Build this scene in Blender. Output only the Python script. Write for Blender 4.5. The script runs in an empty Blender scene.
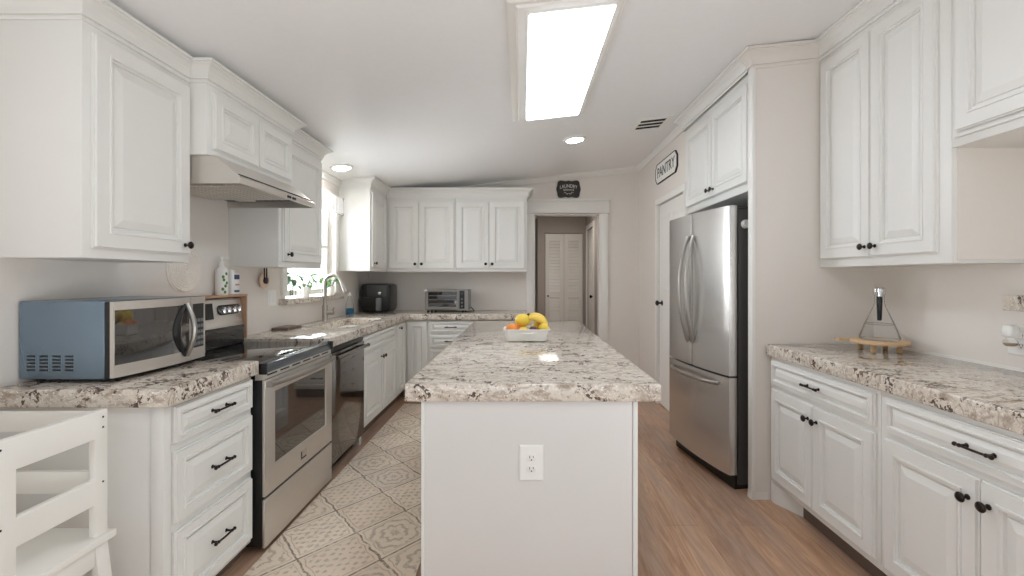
import bpy, bmesh, math, random
from mathutils import Matrix, Vector
random.seed(7)
PI = math.pi
SC = bpy.context.scene
COL = SC.collection

# ------------------------------------------------------------------ camera, light, exposure
cam = bpy.data.cameras.new('camera')
cam.sensor_width = 36.0
cam.lens = 36.0 * 460.0 / 1024.0
cam.shift_x = -10.0 / 1024.0
cam.shift_y = -10.0 / 1024.0
cam.clip_start = 0.05
cam_ob = bpy.data.objects.new('camera', cam)
cam_ob.location = (0, 0, 1.28)
cam_ob.rotation_euler = (PI / 2, 0, 0)
COL.objects.link(cam_ob)
SC.camera = cam_ob

world = bpy.data.worlds.new('sky')
SC.world = world
world.use_nodes = True
bg = world.node_tree.nodes['Background']
bg.inputs[0].default_value = (0.88, 0.94, 1.0, 1)
# overcast sky, brighter on the sink-window side of the house
wt = world.node_tree
wtc = wt.nodes.new('ShaderNodeTexCoord')
wsx = wt.nodes.new('ShaderNodeVectorMath')
wsx.operation = 'DOT_PRODUCT'
wsx.inputs[1].default_value = (-0.6, 0.8, 0.0)
wmr = wt.nodes.new('ShaderNodeMapRange')
wt.links.new(wtc.outputs['Generated'], wsx.inputs[0])
wt.links.new(wsx.outputs['Value'], wmr.inputs[0])
for i_, v_ in ((1, 0.1), (2, 0.5), (3, 0.3), (4, 2.6)):
    wmr.inputs[i_].default_value = v_
wt.links.new(wmr.outputs[0], bg.inputs[1])


def area(name, loc, rot, sx, sy, power, color=(1, 1, 1)):
    l = bpy.data.lights.new(name, 'AREA')
    l.shape = 'RECTANGLE'
    l.size, l.size_y = sx, sy
    l.energy = power
    l.color = color
    o = bpy.data.objects.new(name, l)
    o.location = loc
    o.rotation_euler = rot
    COL.objects.link(o)
    return o


# added wide fill light far behind the camera
area('rear_fill', (0.1, -7.0, 0.9), (PI / 2, 0, 0), 9.0, 4.4, 24, (0.97, 0.985, 1.0))
# added low side fills that brighten the base cabinets and aisles
area('low_fill_right', (2.9, -0.9, 0.75), (PI / 2, 0, math.radians(48)), 1.5, 1.3, 34, (0.95, 0.98, 1.0))
area('low_fill_left', (-2.9, -0.9, 0.75), (PI / 2, 0, math.radians(-48)), 1.5, 1.3, 17, (0.95, 0.98, 1.0))
# added upward fill, bounced off the ceiling to lift the whole room
area('ceiling_bounce_fill', (0.1, -0.6, 0.7), (PI, 0, 0), 3.4, 1.0, 36, (0.94, 0.975, 1.0))
area('hall_fill', (0.45, 6.5, 2.33), (0, 0, 0), 0.3, 0.3, 7, (1.0, 0.93, 0.86))  # added fill to brighten the hall, no fixture is modelled
# daylight through the sink window
area('sink_window_daylight', (-2.35, 4.7, 1.6), (0, -PI / 2, 0), 1.7, 2.6, 100, (0.93, 0.96, 1.0))

vs = SC.view_settings
vs.view_transform = 'Standard'
vs.look = 'None'
vs.gamma = 1.0
vs.use_curve_mapping = False
vs.exposure = 0.52
SC.cycles.max_bounces = 16
SC.cycles.diffuse_bounces = 10
SC.cycles.transparent_max_bounces = 12
DIFFUSER = 5.6
PUCK = 36.0


# ------------------------------------------------------------------ materials
def lin(c):
    return tuple((x / 255.0 / 12.92) if x / 255.0 <= 0.04045 else ((x / 255.0 + 0.055) / 1.055) ** 2.4 for x in c) + (1,)


class NT:
    def __init__(self, name):
        self.m = bpy.data.materials.new(name)
        self.m.use_nodes = True
        self.t = self.m.node_tree
        self.p = self.t.nodes['Principled BSDF']
        self.out = self.t.nodes['Material Output']

    def n(self, typ, **kw):
        x = self.t.nodes.new(typ)
        for k, v in kw.items():
            if k.startswith('i_'):
                key = k[2:]
                key = int(key) if key.isdigit() else key.replace('_', ' ')
                self.set(x.inputs[key], v)
            else:
                setattr(x, k, v)
        return x

    def set(self, sock, v):
        if isinstance(v, bpy.types.NodeSocket):
            self.t.links.new(v, sock)
        else:
            sock.default_value = v

    def math(self, op, a, b=None, c=None):
        x = self.n('ShaderNodeMath', operation=op)
        self.set(x.inputs[0], a)
        if b is not None:
            self.set(x.inputs[1], b)
        if c is not None:
            self.set(x.inputs[2], c)
        return x.outputs[0]

    def ramp(self, fac, stops, interp='LINEAR'):
        r = self.n('ShaderNodeValToRGB')
        r.color_ramp.interpolation = interp
        e = r.color_ramp.elements
        while len(e) < len(stops):
            e.new(0.5)
        for el, (pos, c) in zip(e, stops):
            el.position = pos
            el.color = c if len(c) == 4 else tuple(c) + (1,)
        self.set(r.inputs[0], fac)
        return r.outputs[0]

    def mix(self, fac, a, b, mode='MIX'):
        x = self.n('ShaderNodeMix', data_type='RGBA', blend_type=mode)
        self.set(x.inputs[0], fac)
        self.set(x.inputs[6], a)
        self.set(x.inputs[7], b)
        return x.outputs[2]

    def coords(self, scale=(1, 1, 1)):
        tc = self.n('ShaderNodeTexCoord')
        mp = self.n('ShaderNodeMapping')
        self.t.links.new(tc.outputs['Object'], mp.inputs[0])
        mp.inputs['Scale'].default_value = scale
        return mp.outputs[0]

    def noise(self, vec, scale, detail=3, rough=0.5, dist=0.0):
        x = self.n('ShaderNodeTexNoise')
        self.set(x.inputs['Vector'], vec)
        x.inputs['Scale'].default_value = scale
        x.inputs['Detail'].default_value = detail
        x.inputs['Roughness'].default_value = rough
        x.inputs['Distortion'].default_value = dist
        return x.outputs[0]

    def bump(self, h, strength=0.1, dist=0.01):
        b = self.n('ShaderNodeBump')
        b.inputs['Strength'].default_value = strength
        b.inputs['Distance'].default_value = dist
        self.set(b.inputs['Height'], h)
        self.t.links.new(b.outputs[0], self.p.inputs['Normal'])


def plain(name, rgb, rough=0.5, metal=0.0, var=0.03, nscale=9.0, stretch=(1, 1, 1), bump=0.0, spec=None, coat=0.0, trans=0.0, ior=None):
    k = NT(name)
    c = lin(rgb)
    v = k.coords(stretch)
    n = k.noise(v, nscale, 3)
    a = tuple(min(1, x * (1 - var)) for x in c[:3]) + (1,)
    b = tuple(min(1, x * (1 + var)) for x in c[:3]) + (1,)
    k.set(k.p.inputs['Base Color'], k.mix(n, a, b))
    k.p.inputs['Roughness'].default_value = rough
    k.p.inputs['Metallic'].default_value = metal
    if spec is not None:
        k.p.inputs['Specular IOR Level'].default_value = spec
    if coat:
        k.p.inputs['Coat Weight'].default_value = coat
    if trans:
        k.p.inputs['Transmission Weight'].default_value = trans
    if ior:
        k.p.inputs['IOR'].default_value = ior
    if bump:
        k.bump(n, bump, 0.004)
    return k.m


def emit(name, rgb, strength):
    k = NT(name)
    k.p.inputs['Base Color'].default_value = lin(rgb)
    k.p.inputs['Emission Color'].default_value = lin(rgb)
    k.p.inputs['Emission Strength'].default_value = strength
    return k.m


def granite_mat():
    k = NT('speckled_granite')
    v = k.coords()
    warp = k.noise(v, 2.2, 4, 0.6, 1.2)
    flow = k.noise(k.coords((0.7, 1.3, 1.0)), 6.0, 6, 0.65, 2.2)
    base = k.ramp(flow, [(0.30, lin((166, 152, 136))), (0.42, lin((208, 198, 184))), (0.54, lin((218, 210, 198))), (0.62, lin((186, 172, 156))), (0.72, lin((146, 130, 114)))])
    streak = k.noise(k.coords((5.0, 22.0, 12.0)), 1.6, 5, 0.62, 1.8)
    base = k.mix(k.ramp(streak, [(0.50, (0, 0, 0)), (0.62, (0.6, 0.6, 0.6))]), base, lin((152, 134, 120)))
    spk = k.noise(v, 55, 4, 0.7)
    base = k.mix(k.ramp(spk, [(0.54, (0, 0, 0)), (0.66, (1, 1, 1))]), base, lin((158, 142, 128)))
    fine = k.noise(v, 120, 3, 0.6)
    base = k.mix(k.ramp(fine, [(0.58, (0, 0, 0)), (0.68, (1, 1, 1))]), base, lin((236, 230, 224)))
    vor = k.n('ShaderNodeTexVoronoi')
    dv = k.n('ShaderNodeVectorMath', operation='MULTIPLY_ADD')
    wn = k.n('ShaderNodeTexNoise')
    k.set(wn.inputs['Vector'], v)
    wn.inputs['Scale'].default_value = 40
    k.set(dv.inputs[0], wn.outputs[1])
    dv.inputs[1].default_value = (0.02, 0.02, 0.02)
    k.set(dv.inputs[2], v)
    k.set(vor.inputs['Vector'], dv.outputs[0])
    vor.inputs['Scale'].default_value = 105
    cell = k.n('ShaderNodeSeparateColor')
    k.set(cell.inputs[0], vor.outputs['Color'])
    clus = k.ramp(k.noise(v, 7.5, 5, 0.65, 1.4), [(0.45, (0, 0, 0)), (0.64, (1, 1, 1))])
    pick = k.math('GREATER_THAN', k.math('MULTIPLY', cell.outputs[0], clus), 0.41)
    dark = k.ramp(cell.outputs[1], [(0.0, lin((52, 40, 37))), (0.45, lin((80, 63, 56))), (0.8, lin((126, 104, 90)))])
    k.set(k.p.inputs['Base Color'], k.mix(k.math('MULTIPLY', pick, 0.92), base, dark))
    k.p.inputs['Roughness'].default_value = 0.11
    k.p.inputs['Specular IOR Level'].default_value = 0.55
    return k.m


def floor_mat():
    k = NT('wood_plank_floor')
    tc = k.n('ShaderNodeTexCoord')
    s = k.n('ShaderNodeSeparateXYZ')
    k.set(s.inputs[0], tc.outputs['Object'])
    cb = k.n('ShaderNodeCombineXYZ')
    k.set(cb.inputs[0], s.outputs[1])
    k.set(cb.inputs[1], s.outputs[0])
    br = k.n('ShaderNodeTexBrick')
    br.offset = 0.37
    k.set(br.inputs['Vector'], cb.outputs[0])
    br.inputs['Color1'].default_value = lin((206, 166, 134))
    br.inputs['Color2'].default_value = lin((156, 118, 94))
    br.inputs['Mortar'].default_value = lin((84, 62, 50))
    br.inputs['Scale'].default_value = 1.0
    br.inputs['Mortar Size'].default_value = 0.0012
    br.inputs['Brick Width'].default_value = 1.22
    br.inputs['Row Height'].default_value = 0.18
    g = k.noise(k.coords((8, 0.55, 1)), 4.0, 7, 0.68, 1.6)
    c = k.mix(k.ramp(g, [(0.36, (0, 0, 0)), (0.64, (1, 1, 1))]), lin((126, 92, 70)), lin((214, 176, 144)))
    c = k.mix(0.50, br.outputs[0], c)
    big = k.noise(k.coords((4.0, 0.5, 1)), 1.6, 4)
    c = k.mix(k.ramp(big, [(0.42, (0, 0, 0)), (0.66, (0.55, 0.55, 0.55))]), c, lin((168, 150, 138)))
    k.set(k.p.inputs['Base Color'], c)
    k.p.inputs['Roughness'].default_value = 0.32
    k.bump(g, 0.06, 0.003)
    return k.m


def rug_mat():
    k = NT('patterned_rug')
    g = k.n('ShaderNodeNewGeometry')
    s = k.n('ShaderNodeSeparateXYZ')
    k.set(s.inputs[0], g.outputs['Position'])
    x = k.math('DIVIDE', k.math('ADD', s.outputs[0], 0.825), 0.38)
    y = k.math('DIVIDE', k.math('ADD', s.outputs[1], -2.297), 0.434)
    a = k.math('ADD', x, y)
    b = k.math('SUBTRACT', x, y)
    wob = k.math('MULTIPLY', k.math('SUBTRACT', k.noise(k.coords(), 14.0, 4), 0.5), 0.16)
    fa = k.math('SUBTRACT', k.math('FRACT', k.math('ADD', k.math('ADD', a, wob), 50)), 0.5)
    fb = k.math('SUBTRACT', k.math('FRACT', k.math('ADD', b, 50)), 0.5)
    ia = k.math('FLOOR', a)
    ib = k.math('FLOOR', b)
    cb = k.n('ShaderNodeCombineXYZ')
    k.set(cb.inputs[0], ia)
    k.set(cb.inputs[1], ib)
    wn = k.n('ShaderNodeTexWhiteNoise')
    wn.noise_dimensions = '3D'
    k.set(wn.inputs['Vector'], cb.outputs[0])
    rnd = wn.outputs[0]
    aa, ab = k.math('ABSOLUTE', fa), k.math('ABSOLUTE', fb)
    mx = k.math('MAXIMUM', aa, ab)
    r = k.math('SQRT', k.math('ADD', k.math('MULTIPLY', fa, fa), k.math('MULTIPLY', fb, fb)))
    ang = k.math('ARCTAN2', fa, fb)
    petals = k.math('MULTIPLY', k.math('SINE', k.math('MULTIPLY', ang, 8.0)), 0.9)
    rings = k.math('SINE', k.math('ADD', k.math('MULTIPLY', r, k.math('ADD', 24.0, k.math('MULTIPLY', rnd, 18.0))), petals))
    grid = k.math('MULTIPLY', k.math('SINE', k.math('MULTIPLY', fa, 30.0)), k.math('SINE', k.math('MULTIPLY', fb, 38.0)))
    which = k.math('GREATER_THAN', rnd, 0.38)
    pat = k.math('ADD', k.math('MULTIPLY', rings, which), k.math('MULTIPLY', grid, k.math('SUBTRACT', 1.0, which)))
    pv = k.coords()
    wear = k.noise(pv, 38, 4, 0.7)
    patm = k.ramp(k.math('ADD', pat, k.math('MULTIPLY', k.math('SUBTRACT', wear, 0.5), 5.5)), [(0.25, (0, 0, 0)), (0.7, (1, 1, 1))])
    inside = k.math('LESS_THAN', mx, 0.40)
    ground = k.ramp(rnd, [(0.0, lin((244, 230, 212))), (0.3, lin((228, 210, 190))), (0.55, lin((240, 228, 210))), (0.8, lin((222, 203, 184))), (1.0, lin((232, 220, 206)))])
    ink = k.ramp(wn.outputs[1], [(0.2, lin((156, 138, 120))), (0.5, lin((136, 128, 124))), (0.8, lin((168, 140, 116)))])
    c = k.mix(k.math('MULTIPLY', k.math('MULTIPLY', patm, inside), 0.62), ground, ink)
    band = k.math('MULTIPLY', k.math('GREATER_THAN', mx, 0.415), k.math('LESS_THAN', mx, 0.435))
    c = k.mix(k.math('MULTIPLY', band, 0.5), c, lin((158, 140, 122)))
    line = k.math('GREATER_THAN', mx, 0.482)
    c = k.mix(k.math('MULTIPLY', line, 0.8), c, lin((112, 98, 84)))
    c = k.mix(k.ramp(wear, [(0.46, (0, 0, 0)), (0.72, (1, 1, 1))]), c, lin((226, 212, 194)))
    k.set(k.p.inputs['Base Color'], c)
    k.p.inputs['Roughness'].default_value = 0.95
    k.p.inputs['Specular IOR Level'].default_value = 0.1
    k.bump(wear, 0.25, 0.003)
    return k.m


def steel_mat(name, rgb, rough, axis=2, metal=1.0):
    k = NT(name)
    sc = [60.0, 60.0, 60.0]
    sc[axis] = 0.8
    n = k.noise(k.coords(tuple(sc)), 5.0, 3)
    c = lin(rgb)
    k.set(k.p.inputs['Base Color'], k.mix(n, tuple(x * 0.94 for x in c[:3]) + (1,), tuple(min(1, x * 1.05) for x in c[:3]) + (1,)))
    k.p.inputs['Metallic'].default_value = metal
    k.p.inputs['Roughness'].default_value = rough
    return k.m


def pane_mat():
    k = NT('window_glass')
    tr = k.n('ShaderNodeBsdfTransparent')
    gl = k.n('ShaderNodeBsdfGlossy')
    gl.inputs['Roughness'].default_value = 0.02
    fr = k.n('ShaderNodeLayerWeight')
    fr.inputs[0].default_value = 0.08
    mx = k.n('ShaderNodeMixShader')
    k.t.links.new(fr.outputs[0], mx.inputs[0])
    k.t.links.new(tr.outputs[0], mx.inputs[1])
    k.t.links.new(gl.outputs[0], mx.inputs[2])
    k.t.links.new(mx.outputs[0], k.out.inputs[0])
    return k.m


def ceiling_mat():
    k = NT('ceiling_paint')
    n = k.noise(k.coords((1, 1, 1)), 26, 4, 0.6)
    k.set(k.p.inputs['Base Color'], k.mix(n, lin((234, 234, 234)), lin((239, 239, 239))))
    k.p.inputs['Roughness'].default_value = 0.32
    k.bump(n, 0.10, 0.01)
    return k.m


M = {}
M['cab'] = plain('white_cabinet_paint', (225, 224, 220), 0.40, var=0.012)
M['panelpaint'] = plain('grey_white_panel_paint', (216, 213, 209), 0.42, var=0.012)
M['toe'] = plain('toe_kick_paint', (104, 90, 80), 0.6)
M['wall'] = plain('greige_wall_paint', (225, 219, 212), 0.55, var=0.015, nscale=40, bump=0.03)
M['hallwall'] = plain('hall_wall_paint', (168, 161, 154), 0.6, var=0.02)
M['trim'] = plain('white_trim_paint', (230, 228, 223), 0.35, var=0.01)
M['ceil'] = ceiling_mat()
M['granite'] = granite_mat()
M['floor'] = floor_mat()
M['rug'] = rug_mat()
M['steel'] = steel_mat('brushed_steel', (218, 213, 206), 0.34, 1, 0.82)
M['steelv'] = steel_mat('brushed_steel_door', (214, 212, 209), 0.27, 2, 0.86)
M['darksteel'] = steel_mat('dark_steel', (132, 127, 124), 0.09, 1)
M['greysteel'] = steel_mat('grey_steel', (150, 146, 142), 0.3, 1, 0.9)
M['slatesteel'] = steel_mat('slate_steel', (112, 118, 124), 0.2, 1, 0.9)
M['chrome'] = plain('polished_chrome', (225, 225, 225), 0.10, 1.0)
M['nickel'] = plain('brushed_nickel', (168, 163, 157), 0.30, 1.0)
M['bronze'] = plain('oil_rubbed_bronze', (44, 36, 32), 0.32, 0.7, var=0.2, nscale=60)
M['black'] = plain('black_plastic', (22, 22, 23), 0.32)
M['blackm'] = plain('matte_black_plastic', (34, 33, 33), 0.6)
M['charcoal'] = plain('charcoal_plastic', (70, 70, 72), 0.35)
M['glassblk'] = plain('black_ceramic_glass', (14, 14, 15), 0.06, spec=0.6, coat=0.4)
M['ovenglass'] = plain('dark_oven_glass', (58, 56, 55), 0.04, 0.35, spec=1.0, coat=1.0)
M['grey'] = plain('grey_plastic', (120, 122, 125), 0.45)
M['slate'] = plain('slate_blue_enamel', (126, 144, 160), 0.26, 0.7, var=0.05, nscale=5)
M['fridgeside'] = plain('dark_grey_enamel', (74, 72, 70), 0.42)
M['white'] = plain('white_plastic', (236, 235, 231), 0.38)
M['ceramic'] = plain('white_glazed_ceramic', (240, 238, 232), 0.16)
M['whitewood'] = plain('white_painted_wood', (236, 234, 228), 0.42, var=0.015)
M['wood'] = plain('light_oak', (206, 174, 134), 0.5, var=0.16, nscale=7, stretch=(1, 8, 8))
M['brownwood'] = plain('brown_wood', (188, 150, 122), 0.5, var=0.15, nscale=9, stretch=(8, 1, 8))
M['woven'] = plain('woven_cream_rope', (236, 229, 220), 0.85, var=0.08, nscale=120, bump=0.4)
M['tray'] = plain('mottled_stone_tray', (112, 98, 88), 0.45, var=0.35, nscale=60)
def thin_glass():
    k = NT('clear_glass')
    lw = k.n('ShaderNodeLayerWeight')
    lw.inputs[0].default_value = 0.10
    tr = k.n('ShaderNodeBsdfTransparent')
    k.set(tr.inputs[0], k.mix(lw.outputs[1], (0.99, 0.995, 0.995, 1), (0.90, 0.91, 0.92, 1)))
    gl = k.n('ShaderNodeBsdfGlossy')
    gl.inputs['Roughness'].default_value = 0.03
    mx = k.n('ShaderNodeMixShader')
    k.set(mx.inputs[0], k.math('MULTIPLY', lw.outputs[0], 0.8))
    k.t.links.new(tr.outputs[0], mx.inputs[1])
    k.t.links.new(gl.outputs[0], mx.inputs[2])
    k.t.links.new(mx.outputs[0], k.out.inputs[0])
    return k.m


M['glass'] = thin_glass()
M['bluewater'] = plain('blue_soap', (60, 132, 178), 0.05, trans=0.6, ior=1.35)
M['amber'] = plain('amber_oil', (150, 128, 96), 0.2)
M['leaf'] = plain('leaf_green', (88, 132, 56), 0.4, var=0.35, nscale=25)
M['leafd'] = plain('dark_leaf_green', (58, 100, 52), 0.4, var=0.35, nscale=25)
M['stem'] = plain('plant_stem', (86, 96, 72), 0.6)
M['navy'] = plain('navy_label', (58, 68, 104), 0.5)
M['pinklab'] = plain('rose_label', (196, 150, 142), 0.5)
M['orange'] = plain('orange_peel', (232, 140, 52), 0.42, var=0.08, nscale=80, bump=0.15)
M['lemon'] = plain('lemon_peel', (238, 206, 74), 0.4, var=0.06, nscale=80, bump=0.12)
M['banana'] = plain('banana_peel', (240, 204, 92), 0.45, var=0.08, nscale=18)
M['bananatip'] = plain('banana_tip', (96, 74, 44), 0.6)
M['peach'] = plain('peach_skin', (222, 138, 84), 0.6, var=0.25, nscale=12)
M['plum'] = plain('plum_skin', (92, 52, 68), 0.3, var=0.25, nscale=14)
M['fabric'] = plain('white_sheer_fabric', (240, 241, 242), 0.8, var=0.02)
M['plaque'] = plain('chalkboard_black', (52, 50, 48), 0.6, var=0.15, nscale=30)
M['inkw'] = plain('white_lettering', (226, 222, 214), 0.6)
M['inkb'] = plain('black_lettering', (30, 29, 29), 0.5)
M['disc'] = plain('pale_wood_disc', (222, 196, 176), 0.6, var=0.06)
M['pane'] = pane_mat()
M['diffuser'] = emit('light_diffuser', (232, 243, 255), DIFFUSER)
M['puck'] = emit('lamp_lens', (255, 253, 248), PUCK)
M['dark'] = plain('shade_black', (26, 24, 23), 0.8)
M['cavity'] = plain('oven_cavity', (84, 78, 74), 0.5)


# ------------------------------------------------------------------ mesh helpers
class MB:
    def __init__(self):
        self.v, self.f, self.mi = [], [], []
        self.cur = 0
        self.T = None

    def add(self, vs, fs):
        b = len(self.v)
        for p in vs:
            p = Vector(p)
            if self.T is not None:
                p = self.T @ p
            self.v.append(p)
        for f in fs:
            self.f.append([b + i for i in f])
            self.mi.append(self.cur)
        return self

    def box(self, x0, x1, y0, y1, z0, z1):
        v = [(x, y, z) for z in (z0, z1) for y in (y0, y1) for x in (x0, x1)]
        return self.add(v, [(0, 2, 3, 1), (4, 5, 7, 6), (0, 1, 5, 4), (2, 6, 7, 3), (0, 4, 6, 2), (1, 3, 7, 5)])

    def rings(self, rs, cap0=True, cap1=True, closed=True, loop=False):
        n = len(rs[0])
        vs = [p for r in rs for p in r]
        fs = []
        m = len(rs)
        for i in range(m if loop else m - 1):
            j = (i + 1) % m
            for k in range(n if closed else n - 1):
                l = (k + 1) % n
                fs.append((i * n + k, i * n + l, j * n + l, j * n + k))
        if not loop:
            if cap0:
                fs.append(tuple(range(n - 1, -1, -1)))
            if cap1:
                fs.append(tuple((m - 1) * n + k for k in range(n)))
        return self.add(vs, fs)

    def prism(self, poly, axis, a0, a1):
        def P(p, a):
            if axis == 'x':
                return (a, p[0], p[1])
            if axis == 'y':
                return (p[0], a, p[1])
            return (p[0], p[1], a)
        return self.rings([[P(p, a0) for p in poly], [P(p, a1) for p in poly]])

    def lathe(self, c, prof, n=24, axis='z', closed_profile=False):
        rs = []
        for r, h in prof:
            r = max(r, 1e-5)
            ring = []
            for k in range(n):
                t = 2 * PI * k / n
                a, b = r * math.cos(t), r * math.sin(t)
                if axis == 'z':
                    ring.append((c[0] + a, c[1] + b, c[2] + h))
                elif axis == 'x':
                    ring.append((c[0] + h, c[1] + a, c[2] + b))
                else:
                    ring.append((c[0] + a, c[1] + h, c[2] + b))
            rs.append(ring)
        return self.rings(rs, loop=closed_profile)

    def tube(self, pts, r, n=10, closed=False):
        pts = [Vector(p) for p in pts]
        m = len(pts)
        rad = r if isinstance(r, (list, tuple)) else [r] * m
        tang = []
        for i in range(m):
            a = pts[(i - 1) % m] if (closed or i > 0) else pts[i]
            b = pts[(i + 1) % m] if (closed or i < m - 1) else pts[i]
            tang.append((b - a).normalized())
        ref = Vector((0, 0, 1)) if abs(tang[0].z) < 0.9 else Vector((1, 0, 0))
        nrm = (ref - tang[0] * ref.dot(tang[0])).normalized()
        rs = []
        for i in range(m):
            nrm = (nrm - tang[i] * nrm.dot(tang[i])).normalized()
            bi = tang[i].cross(nrm)
            rs.append([tuple(pts[i] + (nrm * math.cos(2 * PI * k / n) + bi * math.sin(2 * PI * k / n)) * rad[i]) for k in range(n)])
        return self.rings(rs, loop=closed)

    def ball(self, c, r, n=16, squash=(1, 1, 1)):
        prof = [(r * math.sin(PI * i / 10), -r * math.cos(PI * i / 10)) for i in range(11)]
        rs = []
        for rr, h in prof:
            rr = max(rr, 1e-5)
            rs.append([(c[0] + rr * math.cos(2 * PI * k / n) * squash[0], c[1] + rr * math.sin(2 * PI * k / n) * squash[1], c[2] + h * squash[2]) for k in range(n)])
        return self.rings(rs)

    def cells(self, us, vs, keep, a0, a1, axis):
        """slab of grid cells (a plate with openings); axis is its thickness direction"""
        def P(u, v, a):
            return {'x': (a, u, v), 'y': (u, a, v), 'z': (u, v, a)}[axis]
        nu, nv = len(us) - 1, len(vs) - 1
        K = lambda i, j: 0 <= i < nu and 0 <= j < nv and keep(i, j)
        idx, V, F = {}, [], []

        def vid(i, j, s):
            key = (i, j, s)
            if key not in idx:
                idx[key] = len(V)
                V.append(P(us[i], vs[j], a1 if s else a0))
            return idx[key]
        for i in range(nu):
            for j in range(nv):
                if not K(i, j):
                    continue
                F.append([vid(i, j, 1), vid(i + 1, j, 1), vid(i + 1, j + 1, 1), vid(i, j + 1, 1)])
                F.append([vid(i, j, 0), vid(i, j + 1, 0), vid(i + 1, j + 1, 0), vid(i + 1, j, 0)])
                for (di, dj, e0, e1) in ((-1, 0, (i, j), (i, j + 1)), (1, 0, (i + 1, j), (i + 1, j + 1)), (0, -1, (i, j), (i + 1, j)), (0, 1, (i, j + 1), (i + 1, j + 1))):
                    if not K(i + di, j + dj):
                        F.append([vid(*e0, 0), vid(*e1, 0), vid(*e1, 1), vid(*e0, 1)])
        return self.add(V, F)


OBM = {}


def build(name, mb, mats, parent=None, bevel=0.0, seg=2, smooth=None, local=False, angle=40):
    """link the gathered shapes as ONE mesh object; its vertices are world coordinates unless local"""
    me = bpy.data.meshes.new(name)
    pm = OBM[parent] if parent is not None else None
    vs = mb.v
    loc = Vector((0, 0, 0))
    if parent is not None and not local:
        inv = pm.inverted()
        vs = [inv @ p for p in vs]
    if parent is None:
        lo = Vector([min(p[i] for p in vs) for i in range(3)])
        hi = Vector([max(p[i] for p in vs) for i in range(3)])
        loc = Vector(((lo.x + hi.x) / 2, (lo.y + hi.y) / 2, lo.z))
        vs = [p - loc for p in vs]
    me.from_pydata([tuple(p) for p in vs], [], mb.f)
    if not isinstance(mats, (list, tuple)):
        mats = [mats]
    for m in mats:
        me.materials.append(M[m])
    for p, i in zip(me.polygons, mb.mi):
        p.material_index = min(i, len(mats) - 1)
    bm = bmesh.new()
    bm.from_mesh(me)
    bmesh.ops.recalc_face_normals(bm, faces=bm.faces)
    if bevel:
        es = [e for e in bm.edges if len(e.link_faces) == 2 and e.calc_face_angle(0) > 0.9]
        bmesh.ops.bevel(bm, geom=es, offset=bevel, segments=seg, profile=0.5, affect='EDGES', clamp_overlap=True)
    bm.to_mesh(me)
    bm.free()
    if smooth is None:
        smooth = True
    if smooth:
        me.shade_smooth()
        me.set_sharp_from_angle(angle=math.radians(angle))
    o = bpy.data.objects.new(name, me)
    COL.objects.link(o)
    if parent is not None:
        o.parent = parent
        OBM[o] = pm
    else:
        o.location = loc
        OBM[o] = Matrix.Translation(loc)
    return o


def thing(name, label, cat, loc=(0, 0, 0), rotz=0.0, group=None):
    o = bpy.data.objects.new(name, None)
    o.empty_display_size = 0.05
    COL.objects.link(o)
    o.location = loc
    o.rotation_euler = (0, 0, rotz)
    OBM[o] = Matrix.Translation(Vector(loc)) @ Matrix.Rotation(rotz, 4, 'Z')
    return tag(o, label, cat, group)


def tag(o, label, cat, group=None):
    o['label'] = label
    o['category'] = cat
    if group:
        o['group'] = group
    return o


def struct(name, mb, mats, **kw):
    o = build(name, mb, mats, **kw)
    o['kind'] = 'structure'
    return o


def text_faces(s, size, extrude=0.0, space=1.0):
    cu = bpy.data.curves.new('t', 'FONT')
    cu.body = s
    cu.size = size
    cu.align_x = 'CENTER'
    cu.align_y = 'CENTER'
    cu.space_character = space
    cu.extrude = extrude
    cu.resolution_u = 3
    o = bpy.data.objects.new('t', cu)
    COL.objects.link(o)
    dg = bpy.context.evaluated_depsgraph_get()
    me = bpy.data.meshes.new_from_object(o.evaluated_get(dg))
    V = [tuple(v.co) for v in me.vertices]
    F = [tuple(p.vertices) for p in me.polygons]
    bpy.data.objects.remove(o)
    bpy.data.curves.remove(cu)
    bpy.data.meshes.remove(me)
    return V, F


def sweep(mb, path, profile, z, side=1, a=0, b=None, zf=None):
    """profile of (out, up) points carried along an XY polyline, mitred at its corners"""
    n = len(path)
    if b is None:
        b = n - 1
    P = [Vector((p[0], p[1])) for p in path]
    nor = []
    for i in range(n - 1):
        d = (P[i + 1] - P[i]).normalized()
        nor.append(Vector((-d.y, d.x)) * side)
    rs = []
    for i in range(a, b + 1):
        if i == 0:
            m = nor[0]
        elif i == n - 1:
            m = nor[-1]
        else:
            m = (nor[i - 1] + nor[i])
            m = m / max(1e-6, m.dot(nor[i]))
        zz = zf(P[i]) if zf else z
        rs.append([(P[i].x + m.x * o, P[i].y + m.y * o, zz + u) for o, u in profile])
    mb.rings(rs)
    return mb


CROWN = [(-0.005, 0), (0.007, 0), (0.010, 0.010), (0.005, 0.012), (0.005, 0.018), (0.014, 0.019), (0.016, 0.028), (0.012, 0.030), (0.016, 0.042), (0.026, 0.058), (0.042, 0.072), (0.056, 0.079), (0.056, 0.085), (0.066, 0.086), (0.066, 0.100), (-0.005, 0.100)]


def crown(parent, path, z, side, a=0, b=None, h=1.0):
    mb = MB()
    sweep(mb, path, [(o, u * h) for o, u in CROWN], z, side, a, b)
    return build('crown_moulding', mb, 'cab', parent, smooth=False)


def face_map(face, plane):
    if face == '+X':
        return lambda u, v, w: (plane + w, u, v)
    if face == '-X':
        return lambda u, v, w: (plane - w, u, v)
    return lambda u, v, w: (u, plane - w, v)


FROT = {'+X': 0.0, '-X': PI, '-Y': -PI / 2}


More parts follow.
